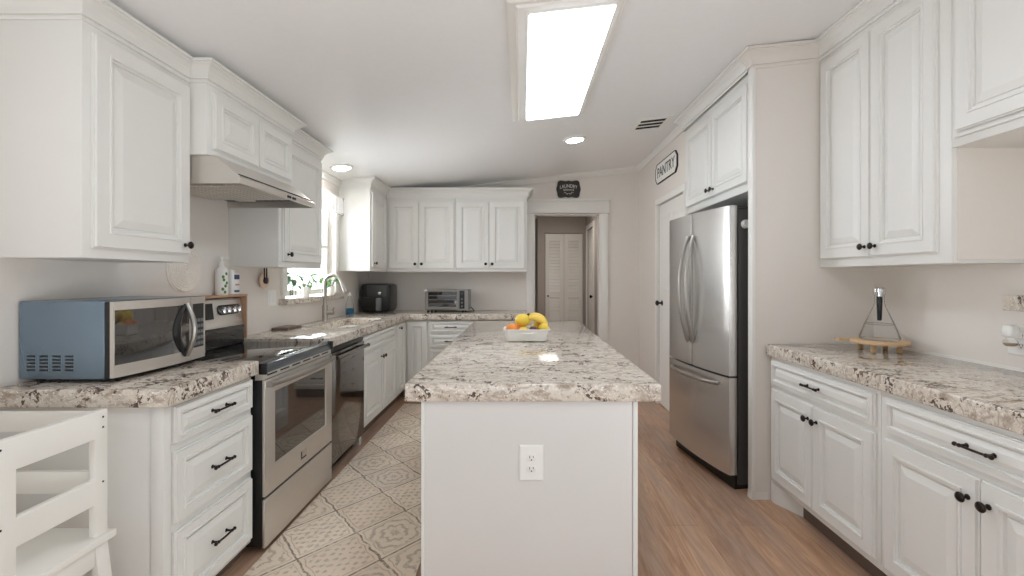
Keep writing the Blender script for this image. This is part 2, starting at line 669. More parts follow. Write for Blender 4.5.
def panel(mb, P, u0, u1, v0, v1, s=0.055, k=1.0, t=0.020):
    prof = [(0.0015, 0), (0, 0.004), (0, t * 0.55), (0.005 * k, t * 0.62), (0.006 * k, t), (s, t), (s + 0.001, t + 0.005), (s + 0.008 * k, t + 0.005), (s + 0.010 * k, t - 0.004), (s + 0.016 * k, t - 0.005), (s + 0.018 * k, t * 0.30), (s + 0.025 * k, t * 0.30), (s + 0.027 * k, t * 0.55), (s + 0.056 * k, t * 0.98)]
    rs = [[P(u0 + i, v0 + i, w), P(u1 - i, v0 + i, w), P(u1 - i, v1 - i, w), P(u0 + i, v1 - i, w)] for i, w in prof]
    mb.rings(rs)


_kn = {}


def knob_mesh():
    if 'k' not in _kn:
        mb = MB()
        mb.lathe((0, 0, 0), [(0.009, 0), (0.009, 0.003), (0.0045, 0.006), (0.0045, 0.016), (0.010, 0.019), (0.0155, 0.023), (0.0165, 0.027), (0.0135, 0.031), (0.006, 0.0335), (0.0, 0.034)], 14, 'x')
        o = build('knob', mb, 'bronze')
        o.location = (0, 0, 0)
        _kn['k'] = o.data
        # vertices back to the screw point
        lo = min(v.co.x for v in o.data.vertices)
        zl = min(v.co.z for v in o.data.vertices)
        zh = max(v.co.z for v in o.data.vertices)
        for v in o.data.vertices:
            v.co.x -= lo
            v.co.z -= (zl + zh) / 2
        bpy.data.objects.remove(o)
    return _kn['k']


def pull_mesh():
    if 'p' not in _kn:
        mb = MB()
        L = 0.052
        for s in (-1, 1):
            mb.lathe((0, s * L * 0.82, 0), [(0.008, 0), (0.008, 0.003), (0.0045, 0.006), (0.0045, 0.024)], 10, 'x')
            mb.ball((0.027, s * L * 1.12, 0), 0.0072, 10)
            mb.ball((0.027, s * L * 0.82, 0), 0.0066, 10)
        mb.tube([(0.027, -L * 1.1, 0), (0.028, -L * .5, 0), (0.029, 0, 0), (0.028, L * .5, 0), (0.027, L * 1.1, 0)], 0.0042, 8)
        o = build('pull', mb, 'bronze')
        xs = [v.co.x for v in o.data.vertices]
        zs = [v.co.z for v in o.data.vertices]
        ys = [v.co.y for v in o.data.vertices]
        for v in o.data.vertices:
            v.co.x -= min(xs)
            v.co.z -= (min(zs) + max(zs)) / 2
            v.co.y -= (min(ys) + max(ys)) / 2
        _kn['p'] = o.data
        bpy.data.objects.remove(o)
    return _kn['p']


def fix(name, data, parent, pos, face):
    o = bpy.data.objects.new(name, data)
    COL.objects.link(o)
    o.parent = parent
    o.location = OBM[parent].inverted() @ Vector(pos)
    o.rotation_euler = (0, 0, FROT[face])
    OBM[o] = OBM[parent]
    return o


def door(parent, face, plane, u0, u1, v0, v1, knob=None, s=0.055, k=1.0, name='door'):
    P = face_map(face, plane)
    mb = MB()
    panel(mb, P, u0, u1, v0, v1, s, k)
    d = build(name, mb, 'cab', parent, smooth=False)
    if knob:
        fix('knob', knob_mesh(), d, P(knob[0], knob[1], 0.0195), face)
    return d


def drawer(parent, face, plane, u0, u1, v0, v1, s=0.020, k=0.62, pull=True):
    P = face_map(face, plane)
    mb = MB()
    panel(mb, P, u0, u1, v0, v1, s, k)
    d = build('drawer', mb, 'cab', parent, smooth=False)
    if pull:
        fix('pull', pull_mesh(), d, P((u0 + u1) / 2, (v0 + v1) / 2, 0.0175), face)
    return d


XL, XR, YB = -1.82, 2.03, 5.46
YF = -1.2
YW = 0.3
zc = lambda x: 2.445 + 0.113 * x
TOP, UND = 0.90, 0.837

# ------------------------------------------------------------------ room shell
struct('floor', MB().box(-2.0, 2.4, YF, 8.4, -0.06, 0.0), 'floor')
mb = MB().prism([(-2.0, zc(-2.0)), (2.4, zc(2.4)), (2.4, zc(2.4) + 0.1), (-2.0, zc(-2.0) + 0.1)], 'y', YF, 5.60)
struct('ceiling', mb, 'ceil')

WY0, WY1, WZ0, WZ1 = 3.54, 4.46, 1.10, 2.02
mb = MB().cells([YW, WY0, WY1, YB + 0.12], [0, WZ0, WZ1, 2.238], lambda i, j: not (i == 1 and j == 1), XL - 0.12, XL, 'x')
struct('wall_left', mb, 'wall')
struct('wall_right', MB().prism([(XR, 0), (XR + 0.12, 0), (XR + 0.12, zc(XR + .12)), (XR, zc(XR))], 'y', YW, 3.86), 'wall')
DX0, DX1, DZ = 0.137, 0.932, 2.045
mb = MB()
for x0, x1, z0 in ((XL, DX0, 0), (DX0, DX1, DZ), (DX1, 1.52, 0)):
    mb.prism([(x0, z0), (x1, z0), (x1, zc(x1)), (x0, zc(x0))], 'y', YB, YB + 0.12)
struct('wall_back', mb, 'wall')
XP = 1.39
PY0, PY1, PZ = 3.93, 4.69, 2.02
mb = MB()
for y0, y1, z0 in ((3.78, PY0, 0), (PY0, PY1, PZ), (PY1, YB, 0)):
    mb.prism([(XP, z0), (XP + 0.12, z0), (XP + 0.12, zc(XP + .12)), (XP, zc(XP))], 'y', y0, y1)
mb.prism([(XP + .12, 0), (XR, 0), (XR, zc(XR)), (XP + .12, zc(XP + .12))], 'y', 3.78, 3.86)
struct('wall_pantry', mb, 'wall')
# stub wall beside the fridge
mb = MB().prism([(1.345, 0), (XR, 0), (XR, zc(XR)), (1.345, zc(1.345))], 'y', 2.655, 2.692)
struct('wall_fridge', mb, 'wall')
struct('trim_1', MB().box(1.325, 1.346, 2.648, 2.698, 0, 2.49), 'trim', bevel=0.002)

# hall beyond the doorway
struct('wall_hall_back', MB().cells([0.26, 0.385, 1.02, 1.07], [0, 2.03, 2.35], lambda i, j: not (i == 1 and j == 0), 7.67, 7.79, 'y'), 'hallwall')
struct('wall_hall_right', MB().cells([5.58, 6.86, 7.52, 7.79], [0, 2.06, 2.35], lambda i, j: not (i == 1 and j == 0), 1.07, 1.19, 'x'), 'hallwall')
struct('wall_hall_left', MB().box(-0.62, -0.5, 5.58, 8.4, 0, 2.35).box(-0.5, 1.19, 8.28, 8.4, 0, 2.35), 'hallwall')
struct('ceiling_hall', MB().box(-0.62, 1.19, 5.58, 8.4, 2.35, 2.42), 'ceil')

# doorway casing
mb = MB()
mb.box(DX0 - 0.085, DX0, YB - 0.022, YB, 0, DZ)
mb.box(DX1, DX1 + 0.085, YB - 0.022, YB, 0, DZ)
mb.box(DX0 - 0.10, DX1 + 0.10, YB - 0.026, YB, DZ, DZ + 0.145)
mb.box(DX0 - 0.10, DX1 + 0.115, YB - 0.042, YB, DZ + 0.145, DZ + 0.17)
mb.box(DX0 - 0.10, DX1 + 0.105, YB - 0.034, YB, DZ, DZ + 0.018)
struct('trim_2', mb, 'trim', bevel=0.003)
mb = MB()
mb.box(DX0, DX0 + 0.018, YB, YB + 0.12, 0, DZ - 0.018)
mb.box(DX1 - 0.018, DX1, YB, YB + 0.12, 0, DZ - 0.018)
mb.box(DX0, DX1, YB, YB + 0.12, DZ - 0.018, DZ)
struct('trim_3', mb, 'trim')

# wall crown and baseboards
WC = [(0, 0), (0.010, 0), (0.014, 0.012), (0.030, 0.030), (0.040, 0.040), (0.040, 0.062), (0, 0.062)]
mb = MB()
sweep(mb, [(-1.3, YB), (XP, YB), (XP, 3.755)], WC, 0, -1, zf=lambda p: zc(p.x) - 0.058)
struct('trim_4', mb, 'trim')
mb = MB()
sweep(mb, [(XL, 4.565), (XL, 3.46)], WC, 0, 1, zf=lambda p: zc(p.x) - 0.052)
struct('trim_5', mb, 'trim')
BASE = [(0, 0), (0.014, 0), (0.014, 0.07), (0.008, 0.085), (0, 0.09)]
mb = MB()
sweep(mb, [(DX1 + 0.085, YB), (XP, YB), (XP, PY1 + 0.065)], BASE, 0, -1)
struct('baseboard_back', mb, 'trim')
mb = MB()
sweep(mb, [(1.42, 2.655), (1.325, 2.655), (1.325, 2.70)], [(-0.001, 0), (0.012, 0), (0.012, 0.03), (0.006, 0.04), (-0.001, 0.045)], 0, 1 if False else -1)
struct('baseboard_fridge', mb, 'trim')

# sink window
mb = MB()
f = 0.045
mb.cells([WY0, WY0 + f, WY1 - f, WY1], [WZ0 + 0.035, WZ0 + 0.035 + f, 1.56, 1.59, WZ1 - f, WZ1], lambda i, j: not (i == 1 and j in (1, 3)), XL - 0.10, XL - 0.05, 'x')
w1 = struct('window_1', mb, 'trim', bevel=0.002)
build('glass_pane', MB().box(XL - 0.077, XL - 0.073, WY0 + f, WY1 - f, WZ0 + 0.08, WZ1 - f), 'pane', w1)
mb = MB()
c = 0.075
mb.box(XL, XL + 0.018, WY0 - c, WY0, WZ0 + 0.04, WZ1)
mb.box(XL, XL + 0.018, WY1, WY1 + c, WZ0 + 0.04, WZ1)
mb.box(XL, XL + 0.018, WY0 - c, WY1 + c, WZ1, WZ1 + c)
struct('trim_6', mb, 'trim', bevel=0.002)

# pantry door
mb = MB()
cz = 0.06
mb.box(XP - 0.018, XP, PY0 - cz, PY0, 0, PZ)
mb.box(XP - 0.018, XP, PY1, PY1 + cz, 0, PZ)
mb.box(XP - 0.018, XP, PY0 - cz, PY1 + cz, PZ, PZ + cz)
struct('trim_7', mb, 'trim', bevel=0.003)


def leaf_door(name, face, plane, u0, u1, z1, panels, mat='trim', knob=None):
    P = face_map(face, plane)
    mb = MB()
    a, b = P(u0, 0.008, -0.035), P(u1, z1, 0.0)
    mb.box(min(a[0], b[0]), max(a[0], b[0]), min(a[1], b[1]), max(a[1], b[1]), a[2], b[2])
    for (pu0, pu1, pv0, pv1) in panels:
        prof = [(0, -0.001), (0.004, 0.006), (0.014, 0.006), (0.022, 0.001), (0.05, 0.004)]
        mb.rings([[P(pu0 + i, pv0 + i, w), P(pu1 - i, pv0 + i, w), P(pu1 - i, pv1 - i, w), P(pu0 + i, pv1 - i, w)] for i, w in prof])
    d = struct(name, mb, mat)
    if knob:
        k = MB()
        q = {'+X': (1, 'x'), '-X': (-1, 'x'), '-Y': (-1, 'y')}[face]
        k.lathe(P(knob[0], knob[1], 0), [(r, h * q[0]) for r, h in ((0.026, 0), (0.026, 0.006), (0.010, 0.010), (0.010, 0.030), (0.020, 0.038), (0.027, 0.048), (0.026, 0.058), (0.016, 0.066), (0.0, 0.068))], 16, q[1])
        build('door_knob', k, 'bronze', d)
    return d


leaf_door('door_1', '-X', XP + 0.012, PY0 + 0.005, PY1 - 0.005, PZ - 0.006,
          [(4.0, 4.28, 1.15, 1.90), (4.36, 4.62, 1.15, 1.90), (4.0, 4.28, 0.2, 1.0), (4.36, 4.62, 0.2, 1.0)], knob=(4.60, 1.03))
# louvred closet door at the end of the hall
mb = MB()
y0, y1 = 7.685, 7.72
for u0, u1 in ((0.392, 0.70), (0.706, 1.013)):
    mb.cells([u0, u0 + 0.065, u1 - 0.065, u1], [0.01, 0.16, 0.95, 1.05, 1.90, 2.02], lambda i, j: not (i == 1 and j in (1, 3)), y0, y1, 'y')
    for z0, z1 in ((0.16, 0.95), (1.05, 1.90)):
        n = int((z1 - z0) / 0.050)
        for q in range(n):
            z = z0 + (q + 0.5) * (z1 - z0) / n
            mb.prism([(y0 + 0.004, z - 0.028), (y0 + 0.010, z - 0.030), (y1 - 0.004, z + 0.020), (y1 - 0.010, z + 0.022)], 'x', u0 + 0.062, u1 - 0.062)
d2 = struct('door_2', mb, 'trim')
k = MB().lathe((0.435, y0, 0.98), [(0.014, 0), (0.006, -0.008), (0.014, -0.02), (0.0, -0.03)], 12, 'y')
build('door_knob', k, 'bronze', d2)
struct('wall_closet', MB().box(0.3, 1.1, 7.80, 7.86, 0, 2.1), 'hallwall')
leaf_door('door_3', '-X', 1.085, 6.865, 7.515, 2.05, [(6.94, 7.16, 1.15, 1.93), (7.22, 7.44, 1.15, 1.93), (6.94, 7.16, 0.2, 1.0), (7.22, 7.44, 0.2, 1.0)], knob=(6.93, 1.0))
mb = MB()
mb.box(1.052, 1.07, 6.79, 6.86, 0, 2.06)
mb.box(1.052, 1.07, 7.52, 7.59, 0, 2.06)
mb.box(1.052, 1.07, 6.79, 7.59, 2.06, 2.13)
struct('trim_8', mb, 'trim')


# ------------------------------------------------------------------ base cabinets
def carcass(parent, x0, x1, y0, y1, z0, z1, mat='cab', name='body'):
    return build(name, MB().box(x0, x1, y0, y1, z0, z1), mat, parent, bevel=0.002)


# left run
BX = -1.245
t = thing('drawer_cabinet', 'white three-drawer base cabinet under the microwave counter, left of the stove', 'cabinet', (-1.53, 1.85, 0))
carcass(t, XL, BX, 1.60, 2.112, 0.07, UND)
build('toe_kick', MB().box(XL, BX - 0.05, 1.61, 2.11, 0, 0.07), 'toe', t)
build('corner_stile', MB().box(BX - 0.04, BX + 0.004, 1.592, 1.628, 0.02, UND), 'cab', t, bevel=0.002)
drawer(t, '+X', BX, 1.632, 2.095, 0.690, 0.822)
drawer(t, '+X', BX, 1.632, 2.095, 0.405, 0.662, 0.034, 0.9)
drawer(t, '+X', BX, 1.632, 2.095, 0.095, 0.375, 0.034, 0.9)

t = thing('sink_cabinet', 'white two-door sink base cabinet between dishwasher and corner', 'cabinet', (-1.53, 4.02, 0))
mb = MB().box(XL + 0.008, BX, 3.515, 3.535, 0.10, UND).box(XL + 0.008, BX, 4.50, 4.52, 0.10, UND).box(BX - 0.02, BX, 3.535, 4.50, 0.10, UND).box(XL + 0.008, BX - 0.02, 3.535, 4.50, 0.10, 0.13)
build('body', mb, 'cab', t)
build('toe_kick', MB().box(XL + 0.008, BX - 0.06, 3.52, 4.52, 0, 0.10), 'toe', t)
build('plinth_foot', MB().box(BX - 0.06, BX + 0.005, 3.515, 3.55, 0, 0.10), 'cab', t, bevel=0.002)
drawer(t, '+X', BX, 3.55, 4.485, 0.690, 0.822, pull=False)
door(t, '+X', BX, 3.55, 4.03, 0.125, 0.665, (4.00, 0.60))
door(t, '+X', BX, 4.035, 4.485, 0.125, 0.665, (4.065, 0.60))

BY = 4.885
t = thing('corner_cabinet', 'white corner base cabinet with folding door leaves beneath the air fryer', 'cabinet', (-1.5, 5.1, 0))
mb = MB().cells([XL + 0.008, BX, -1.0], [4.522, BY, YB - 0.008], lambda i, j: not (i == 1 and j == 0), 0.10, UND, 'z')
build('body', mb, 'cab', t, bevel=0.002)
mb = MB().cells([XL + 0.008, BX - 0.06, -1.0], [4.522, BY + 0.06, YB - 0.008], lambda i, j: not (i == 1 and j == 0), 0, 0.10, 'z')
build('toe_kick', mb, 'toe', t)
door(t, '+X', BX, 4.56, 4.855, 0.125, 0.822, (4.60, 0.78), 0.05)
door(t, '-Y', BY, BX + 0.03, -1.005, 0.125, 0.822, None, 0.045)

for (x0, x1, lab) in ((-0.998, -0.505, 'white drawer base cabinet below the toaster oven, behind the island'), (-0.503, 0.035, 'white drawer base cabinet next to the doorway casing, behind the island')):
    t = thing('drawer_cabinet', lab, 'cabinet', ((x0 + x1) / 2, 5.15, 0))
    carcass(t, x0, x1, BY, YB, 0.10, UND)
    build('toe_kick', MB().box(x0, x1, BY + 0.06, YB, 0, 0.10), 'toe', t)
    for z0, z1 in ((0.700, 0.822), (0.545, 0.675), (0.34, 0.52), (0.125, 0.315)):
        drawer(t, '-Y', BY, x0 + 0.02, x1 - 0.02, z0, z1)

# right run
RX = 1.435
for (y0, y1, lab) in ((1.838, 2.650, 'white base cabinet with drawer and two doors next to the fridge wall'), (1.02, 1.835, 'white base cabinet with wide drawer and two doors at the right picture edge')):
    t = thing('base_cabinet', lab, 'cabinet', (1.73, (y0 + y1) / 2, 0))
    carcass(t, RX, XR - 0.006, y0, y1, 0.11, UND)
    build('toe_kick', MB().box(RX + 0.07, XR - 0.006, y0, y1 - 0.06, 0, 0.11), 'toe', t)
    if y0 > 1.5:
        mb = MB().prism([(RX - 0.002, 2.650), (RX - 0.002, 2.612), (RX + 0.07, 2.46), (RX + 0.09, 2.46), (RX + 0.09, 2.650)], 'z', 0, 0.11)
        build('plinth_foot', mb, 'cab', t)
    m = (y0 + y1) / 2
    drawer(t, '-X', RX, y0 + 0.018, y1 - 0.03, 0.680, 0.815)
    door(t, '-X', RX, m + 0.003, y1 - 0.03, 0.145, 0.655, (m + 0.033, 0.585), 0.05)
    door(t, '-X', RX, y0 + 0.018, m - 0.003, 0.145, 0.655, (m - 0.033, 0.585), 0.05)

# island
IX0, IX1, IY0, IY1 = -0.364, 0.418, 1.662, 4.03
t = thing('kitchen_island', 'long white kitchen island base in the middle of the floor', 'kitchen island', (0.027, 2.85, 0))
carcass(t, IX0 + 0.02, IX1 - 0.004, IY0 + 0.006, IY1, 0.0, UND)
build('end_panel', MB().box(IX0 + 0.012, IX1 - 0.020, IY0, IY0 + 0.01, 0.0, UND), 'panelpaint', t, bevel=0.001)
build('corner_trim', MB().box(IX1 - 0.018, IX1, IY0 - 0.003, IY0 + 0.03, 0.0, UND), 'cab', t, bevel=0.002)
build('corner_trim', MB().box(IX0, IX0 + 0.012, IY0 - 0.003, IY0 + 0.03, 0.0, UND), 'cab', t, bevel=0.002)
n = 4
for i in range(n):
    a = IY0 + 0.06 + i * (IY1 - IY0 - 0.08) / n
    b = a + (IY1 - IY0 - 0.08) / n - 0.02
    door(t, '-X', IX0 + 0.02, a, b, 0.10, 0.80, None)

# ------------------------------------------------------------------ countertops
tag(build('countertop', MB().box(-0.42, 0.499, 1.643, 4.065, UND, TOP), 'granite', bevel=0.006, seg=3), 'large granite slab on top of the kitchen island', 'countertop')
tag(build('countertop', MB().box(XL, -1.21, 1.565, 2.118, UND, TOP), 'granite', bevel=0.006, seg=3), 'short granite countertop under the microwave, left of the stove', 'countertop')
SX0, SX1, SY0, SY1 = -1.655, -1.325, 3.55, 4.36
xs = [XL, SX0, SX1, -1.21, 0.05]
ys = [2.895, SY0, SY1, 4.84, YB]
mb = MB().cells(xs, ys, lambda i, j: not (i == 1 and j == 1) and not (i == 3 and j < 3), UND, TOP, 'z')
tag(build('countertop', mb, 'granite', bevel=0.006, seg=3), 'L-shaped granite countertop with the sink, running along window and back wall', 'countertop')
tag(build('countertop', MB().box(1.405, XR, 1.0, 2.653, UND, TOP), 'granite', bevel=0.006, seg=3), 'granite countertop on the right wall holding the glass decanter', 'countertop')
# caulked splash line on the right and left walls
struct('trim_9', MB().box(XR - 0.006, XR, 1.0, 2.655, TOP, TOP + 0.012), 'trim')
tag(build('granite_ledge', MB().box(1.935, XR, 1.0, 1.855, 1.150, 1.212), 'granite', bevel=0.004), 'thick granite wall ledge above the right outlet at the picture edge', 'ledge')
tag(build('window_sill_slab', MB().box(XL - 0.05, XL + 0.06, WY0 - 0.10, WY1 + 0.09, WZ0 - 0.022, WZ0 + 0.020), 'granite', bevel=0.004), 'narrow granite sill under the sink window', 'window sill')

# ------------------------------------------------------------------ wall cabinets
UZ0 = 1.35
UF = -1.51
LEFTPATH = [(XL, 1.579), (UF, 1.579), (UF, 2.088), (-1.43, 2.088), (-1.43, 2.852), (UF, 2.852), (UF, 3.456), (XL, 3.456)]
LCZ = 2.165
t = thing('wall_cabinet', 'white single-door wall cabinet above the microwave', 'cabinet', (-1.66, 1.83, UZ0))
carcass(t, XL, UF, 1.579, 2.086, UZ0, 2.25)
door(t, '+X', UF, 1.608, 2.07, 1.385, 2.14, (2.035, 1.425))
crown(t, LEFTPATH, LCZ, -1, 0, 2, 0.85)
t = thing('wall_cabinet', 'white short two-door wall cabinet directly above the range hood', 'cabinet', (-1.62, 2.47, 1.84))
carcass(t, XL, -1.43, 2.088, 2.850, 1.842, 2.255)
door(t, '+X', -1.43, 2.118, 2.466, 1.872, 2.135, None, 0.045)
door(t, '+X', -1.43, 2.472, 2.825, 1.872, 2.135, None, 0.045)
crown(t, LEFTPATH, LCZ, -1, 2, 5, 0.85)
t = thing('wall_cabinet', 'white single-door wall cabinet between the range hood and the sink window', 'cabinet', (-1.66, 3.15, UZ0))
carcass(t, XL, UF, 2.853, 3.456, UZ0, 2.25)
door(t, '+X', UF, 2.885, 3.432, 1.385, 2.14, (2.93, 1.43))
crown(t, LEFTPATH, LCZ, -1, 5, 7, 0.85)

BACKPATH = [(XL, 4.57), (UF, 4.57), (UF, 5.12), (-0.742, 5.12), (0.056, 5.12), (0.056, YB)]
BCZ = 2.175
t = thing('wall_cabinet', 'white narrow wall cabinet right of the sink window in the back corner', 'cabinet', (-1.66, 5.0, UZ0))
carcass(t, XL, UF, 4.57, YB, UZ0, 2.25)
door(t, '+X', UF, 4.60, 5.075, 1.385, 2.14, (4.645, 1.43))
crown(t, BACKPATH, BCZ, -1, 0, 2)
for i, (x0, x1, m, lab) in enumerate(((UF + 0.002, -0.743, -1.146, 'white two-door wall cabinet on the back wall above the air fryer'), (-0.741, 0.056, -0.365, 'white two-door wall cabinet on the back wall next to the doorway'))):
    t = thing('wall_cabinet', lab, 'cabinet', ((x0 + x1) / 2, 5.29, UZ0))
    carcass(t, x0, x1, 5.12, YB, UZ0, 2.255)
    a0 = x0 + (0.03 if i == 0 else 0.012)
    a1 = x1 - (0.012 if i == 0 else 0.026)
    door(t, '-Y', 5.12, a0, m - 0.003, 1.385, 2.13, (m - 0.036, 1.435), 0.052)
    door(t, '-Y', 5.12, m + 0.003, a1, 1.385, 2.13, (m + 0.036, 1.435), 0.052)
    crown(t, BACKPATH, BCZ, -1, *((2, 3) if i == 0 else (3, 5)))

# right wall cabinets
RU = 1.72
FR = 1.35
RPATH = [(FR, 3.776), (FR - 0.03, 3.776), (FR - 0.03, 2.652), (RU, 2.652), (RU, 1.0)]
RCZ = 2.485
t = thing('wall_cabinet', 'tall white two-door wall cabinet above the glass decanter', 'cabinet', (1.87, 2.24, UZ0))
carcass(t, RU, XR, 1.842, 2.652, UZ0 - 0.010, 2.615)
m = 2.25
door(t, '-X', RU, m + 0.003, 2.628, 1.385, 2.50, (m + 0.034, 1.435), 0.055)
door(t, '-X', RU, 1.895, m - 0.003, 1.385, 2.50, (m - 0.034, 1.435), 0.055)
build('side_panel', MB().box(RU + 0.022, XR - 0.012, 1.8375, 1.8425, UZ0 + 0.004, 1.80), 'wall', t)
mb = MB()
sweep(mb, [(RU, 2.652), (RU, 1.842)], CROWN, 2.53, -1)
build('crown_moulding', mb, 'cab', t, smooth=False)
t = thing('wall_cabinet', 'short white wall cabinet with open space below, at the upper right picture edge', 'cabinet', (1.87, 1.42, 1.80))
carcass(t, RU, XR, 1.02, 1.840, 1.80, 2.615)
door(t, '-X', RU, 1.432, 1.812, 1.855, 2.50, None, 0.055)
door(t, '-X', RU, 1.045, 1.428, 1.855, 2.50, None, 0.055)
build('bottom_bead', MB().box(RU - 0.010, RU, 1.02, 1.825, 1.832, 1.848), 'cab', t, bevel=0.003)
mb = MB()
sweep(mb, [(RU, 1.84), (RU, 1.02)], CROWN, 2.53, -1)
build('crown_moulding', mb, 'cab', t, smooth=False)
t = thing('wall_cabinet', 'white two-door cabinet mounted above the refrigerator', 'cabinet', (1.6, 3.23, 1.80))
carcass(t, FR, XR, 2.70, 3.776, 1.80, 2.56)
m = 3.235
door(t, '-X', FR, m + 0.003, 3.74, 1.85, 2.44, (m + 0.035, 1.90), 0.055)
door(t, '-X', FR, 2.722, m - 0.003, 1.85, 2.44, (m - 0.035, 1.90), 0.055)
mb = MB()
sweep(mb, [(FR, 3.776), (FR - 0.022, 3.776), (FR - 0.022, 2.70)], CROWN, RCZ, -1)
mb.box(FR - 0.028, FR + 0.02, 2.70, 3.776, RCZ, zc(FR) - 0.012)
build('crown_moulding', mb, 'cab', t, smooth=False)
mb = MB()
sweep(mb, [(1.335, 2.70), (1.335, 2.655), (RU - 0.001, 2.655)], CROWN, 0, -1 if False else -1, zf=lambda p: RCZ + 0.113 * (p.x - 1.33))
struct('trim_10', mb, 'wall')

# ------------------------------------------------------------------ stove
t = thing('stove', 'stainless electric stove with black glass top between two counters', 'stove', (-1.5, 2.505, 0))
SF = -1.205
build('body', MB().box(XL + 0.02, SF - 0.001, 2.134, 2.881, 0.03, 0.806), 'black', t, bevel=0.003)
build('cooktop', MB().box(XL + 0.07, SF - 0.008, 2.128, 2.887, 0.852, 0.880), 'glassblk', t, bevel=0.004)
mb = MB().prism([(SF - 0.008, 0.882), (SF + 0.012, 0.877), (SF + 0.020, 0.838), (SF - 0.03, 0.838), (SF - 0.03, 0.882)], 'y', 2.128, 2.887)
r_ = build('front_rail', mb, 'slatesteel', t, bevel=0.003)
for y in (2.134, 2.881):
    build('end_cap', MB().box(SF - 0.012, SF + 0.022, y - 0.008, y + 0.008, 0.832, 0.885), 'black', r_, bevel=0.003)
mb = MB()
mb.box(SF - 0.03, SF + 0.006, 2.128, 2.887, 0.806, 0.837)
for i in range(6):
    mb.cur = 1
    a = 2.165 + i * 0.118
    mb.box(SF + 0.003, SF + 0.0075, a, a + 0.085, 0.820, 0.827)
build('vent_panel', mb, ['steel', 'blackm'], t)
mb = MB().cells([2.132, 2.222, 2.795, 2.883], [0.262, 0.388, 0.735, 0.803], lambda i, j: not (i == 1 and j == 1), SF, SF + 0.014, 'x')
d = build('oven_door', mb, 'steel', t, bevel=0.003)
build('oven_window', MB().box(SF + 0.0005, SF + 0.008, 2.222, 2.795, 0.388, 0.735), 'ovenglass', d)
pts = []
for i in range(17):
    u = i / 16
    pts.append((SF + 0.030 + 0.032 * math.sin(PI * u), 2.150 + u * 0.715, 0.782))
mb = MB().tube(pts, 0.0135, 12)
for y in (2.152, 2.863):
    mb.box(SF + 0.008, SF + 0.042, y - 0.012, y + 0.012, 0.770, 0.795)
build('handle', mb, 'nickel', d)
mb = MB().box(SF + 0.0135, SF + 0.0155, 2.475, 2.540, 0.298, 0.345)
mb.cur = 1
mb.box(SF + 0.0155, SF + 0.0165, 2.480, 2.487, 0.302, 0.341)
mb.box(SF + 0.0155, SF + 0.0165, 2.487, 2.535, 0.302, 0.308)
build('badge', mb, ['chrome', 'blackm'], d)
build('warming_drawer', MB().box(SF, SF + 0.014, 2.132, 2.883, 0.025, 0.250), 'steel', t, bevel=0.004)
mb = MB().prism([(XL + 0.01, 0.880), (XL + 0.075, 0.880), (XL + 0.075, 0.995), (XL + 0.070, 1.005), (XL + 0.055, 1.158), (XL + 0.01, 1.158)], 'y', 2.150, 2.882)
g = build('backguard', mb, 'steel', t, bevel=0.003)
build('lower_panel', MB().box(XL + 0.07, XL + 0.080, 2.152, 2.880, 0.881, 0.992), 'glassblk', g)


def guard_x(z):
    return XL + 0.070 - 0.015 * (z - 1.005) / 0.13


mb = MB().prism([(guard_x(1.045) + 0.004, 1.045), (guard_x(1.135) + 0.004, 1.135), (guard_x(1.135) - 0.004, 1.135), (guard_x(1.045) - 0.004, 1.045)], 'y', 2.44, 2.615)
build('display', mb, 'black', g)
mb = MB()
poly = []
for i in range(20):
    an = 2 * PI * i / 20
    cx = 2.755 + (0.075 if math.cos(an) > 0 else -0.075)
    poly.append((cx + 0.028 * math.cos(an), 1.092 + 0.030 * math.sin(an)))
mb.prism(poly, 'x', guard_x(1.092) - 0.003, guard_x(1.092) + 0.006)
build('knob_plate', mb, 'black', g)
for y in (2.683, 2.728, 2.782, 2.827, 2.20, 2.25, 2.34, 2.39):
    mb = MB().lathe((guard_x(1.092) + 0.004, y, 1.092), [(0.021, 0), (0.020, 0.018), (0.017, 0.023), (0.0, 0.024)], 16, 'x')
    mb.box(guard_x(1.092) + 0.022, guard_x(1.092) + 0.034, y - 0.004, y + 0.004, 1.073, 1.111)
    build('control_knob', mb, 'chrome', g)

# wooden riser over the backguard
mb = MB().box(XL + 0.004, XL + 0.086, 2.150, 2.908, 1.166, 1.180).box(XL + 0.004, XL + 0.084, 2.897, 2.908, 0.9005, 1.166)
tag(build('wooden_riser', mb, 'brownwood', bevel=0.002), 'thin brown wooden riser standing over the stove backguard', 'shelf')

# two bottles on the riser
t = thing('lotion_bottle', 'white bottle with green vine print and pump cap on the wooden riser', 'bottle', (XL + 0.045, 2.72, 1.1800))
mb = MB().lathe((XL + 0.045, 2.72, 1.1800), [(0.0, 0), (0.030, 0), (0.033, 0.006), (0.033, 0.14), (0.028, 0.155), (0.012, 0.168), (0.012, 0.18)], 24)
b = build('bottle_body', mb, 'white', t)
mb = MB()
cx, cy = XL + 0.045, 2.72
for i in range(7):
    a0 = -0.2 - 0.35 * math.sin(i * 1.7)
    z = 1.1970 + i * 0.018
    p = []
    for j in range(8):
        q = 2 * PI * j / 8
        ang = a0 + 0.24 * math.cos(q) - 0.3
        p.append((cx + 0.0342 * math.cos(ang), cy + 0.0342 * math.sin(ang), z + 0.010 * math.sin(q)))
    mb.add(p, [tuple(range(8))])
build('vine_print', mb, 'leaf', b)
mb = MB().lathe((cx, cy, 1.3620), [(0.013, 0), (0.013, 0.012), (0.005, 0.014), (0.005, 0.03), (0.012, 0.031), (0.012, 0.042), (0.0, 0.043)], 16)
mb.box(cx, cx + 0.04, cy - 0.006, cy + 0.006, 1.3940, 1.4030)
build('pump', mb, 'white', t)
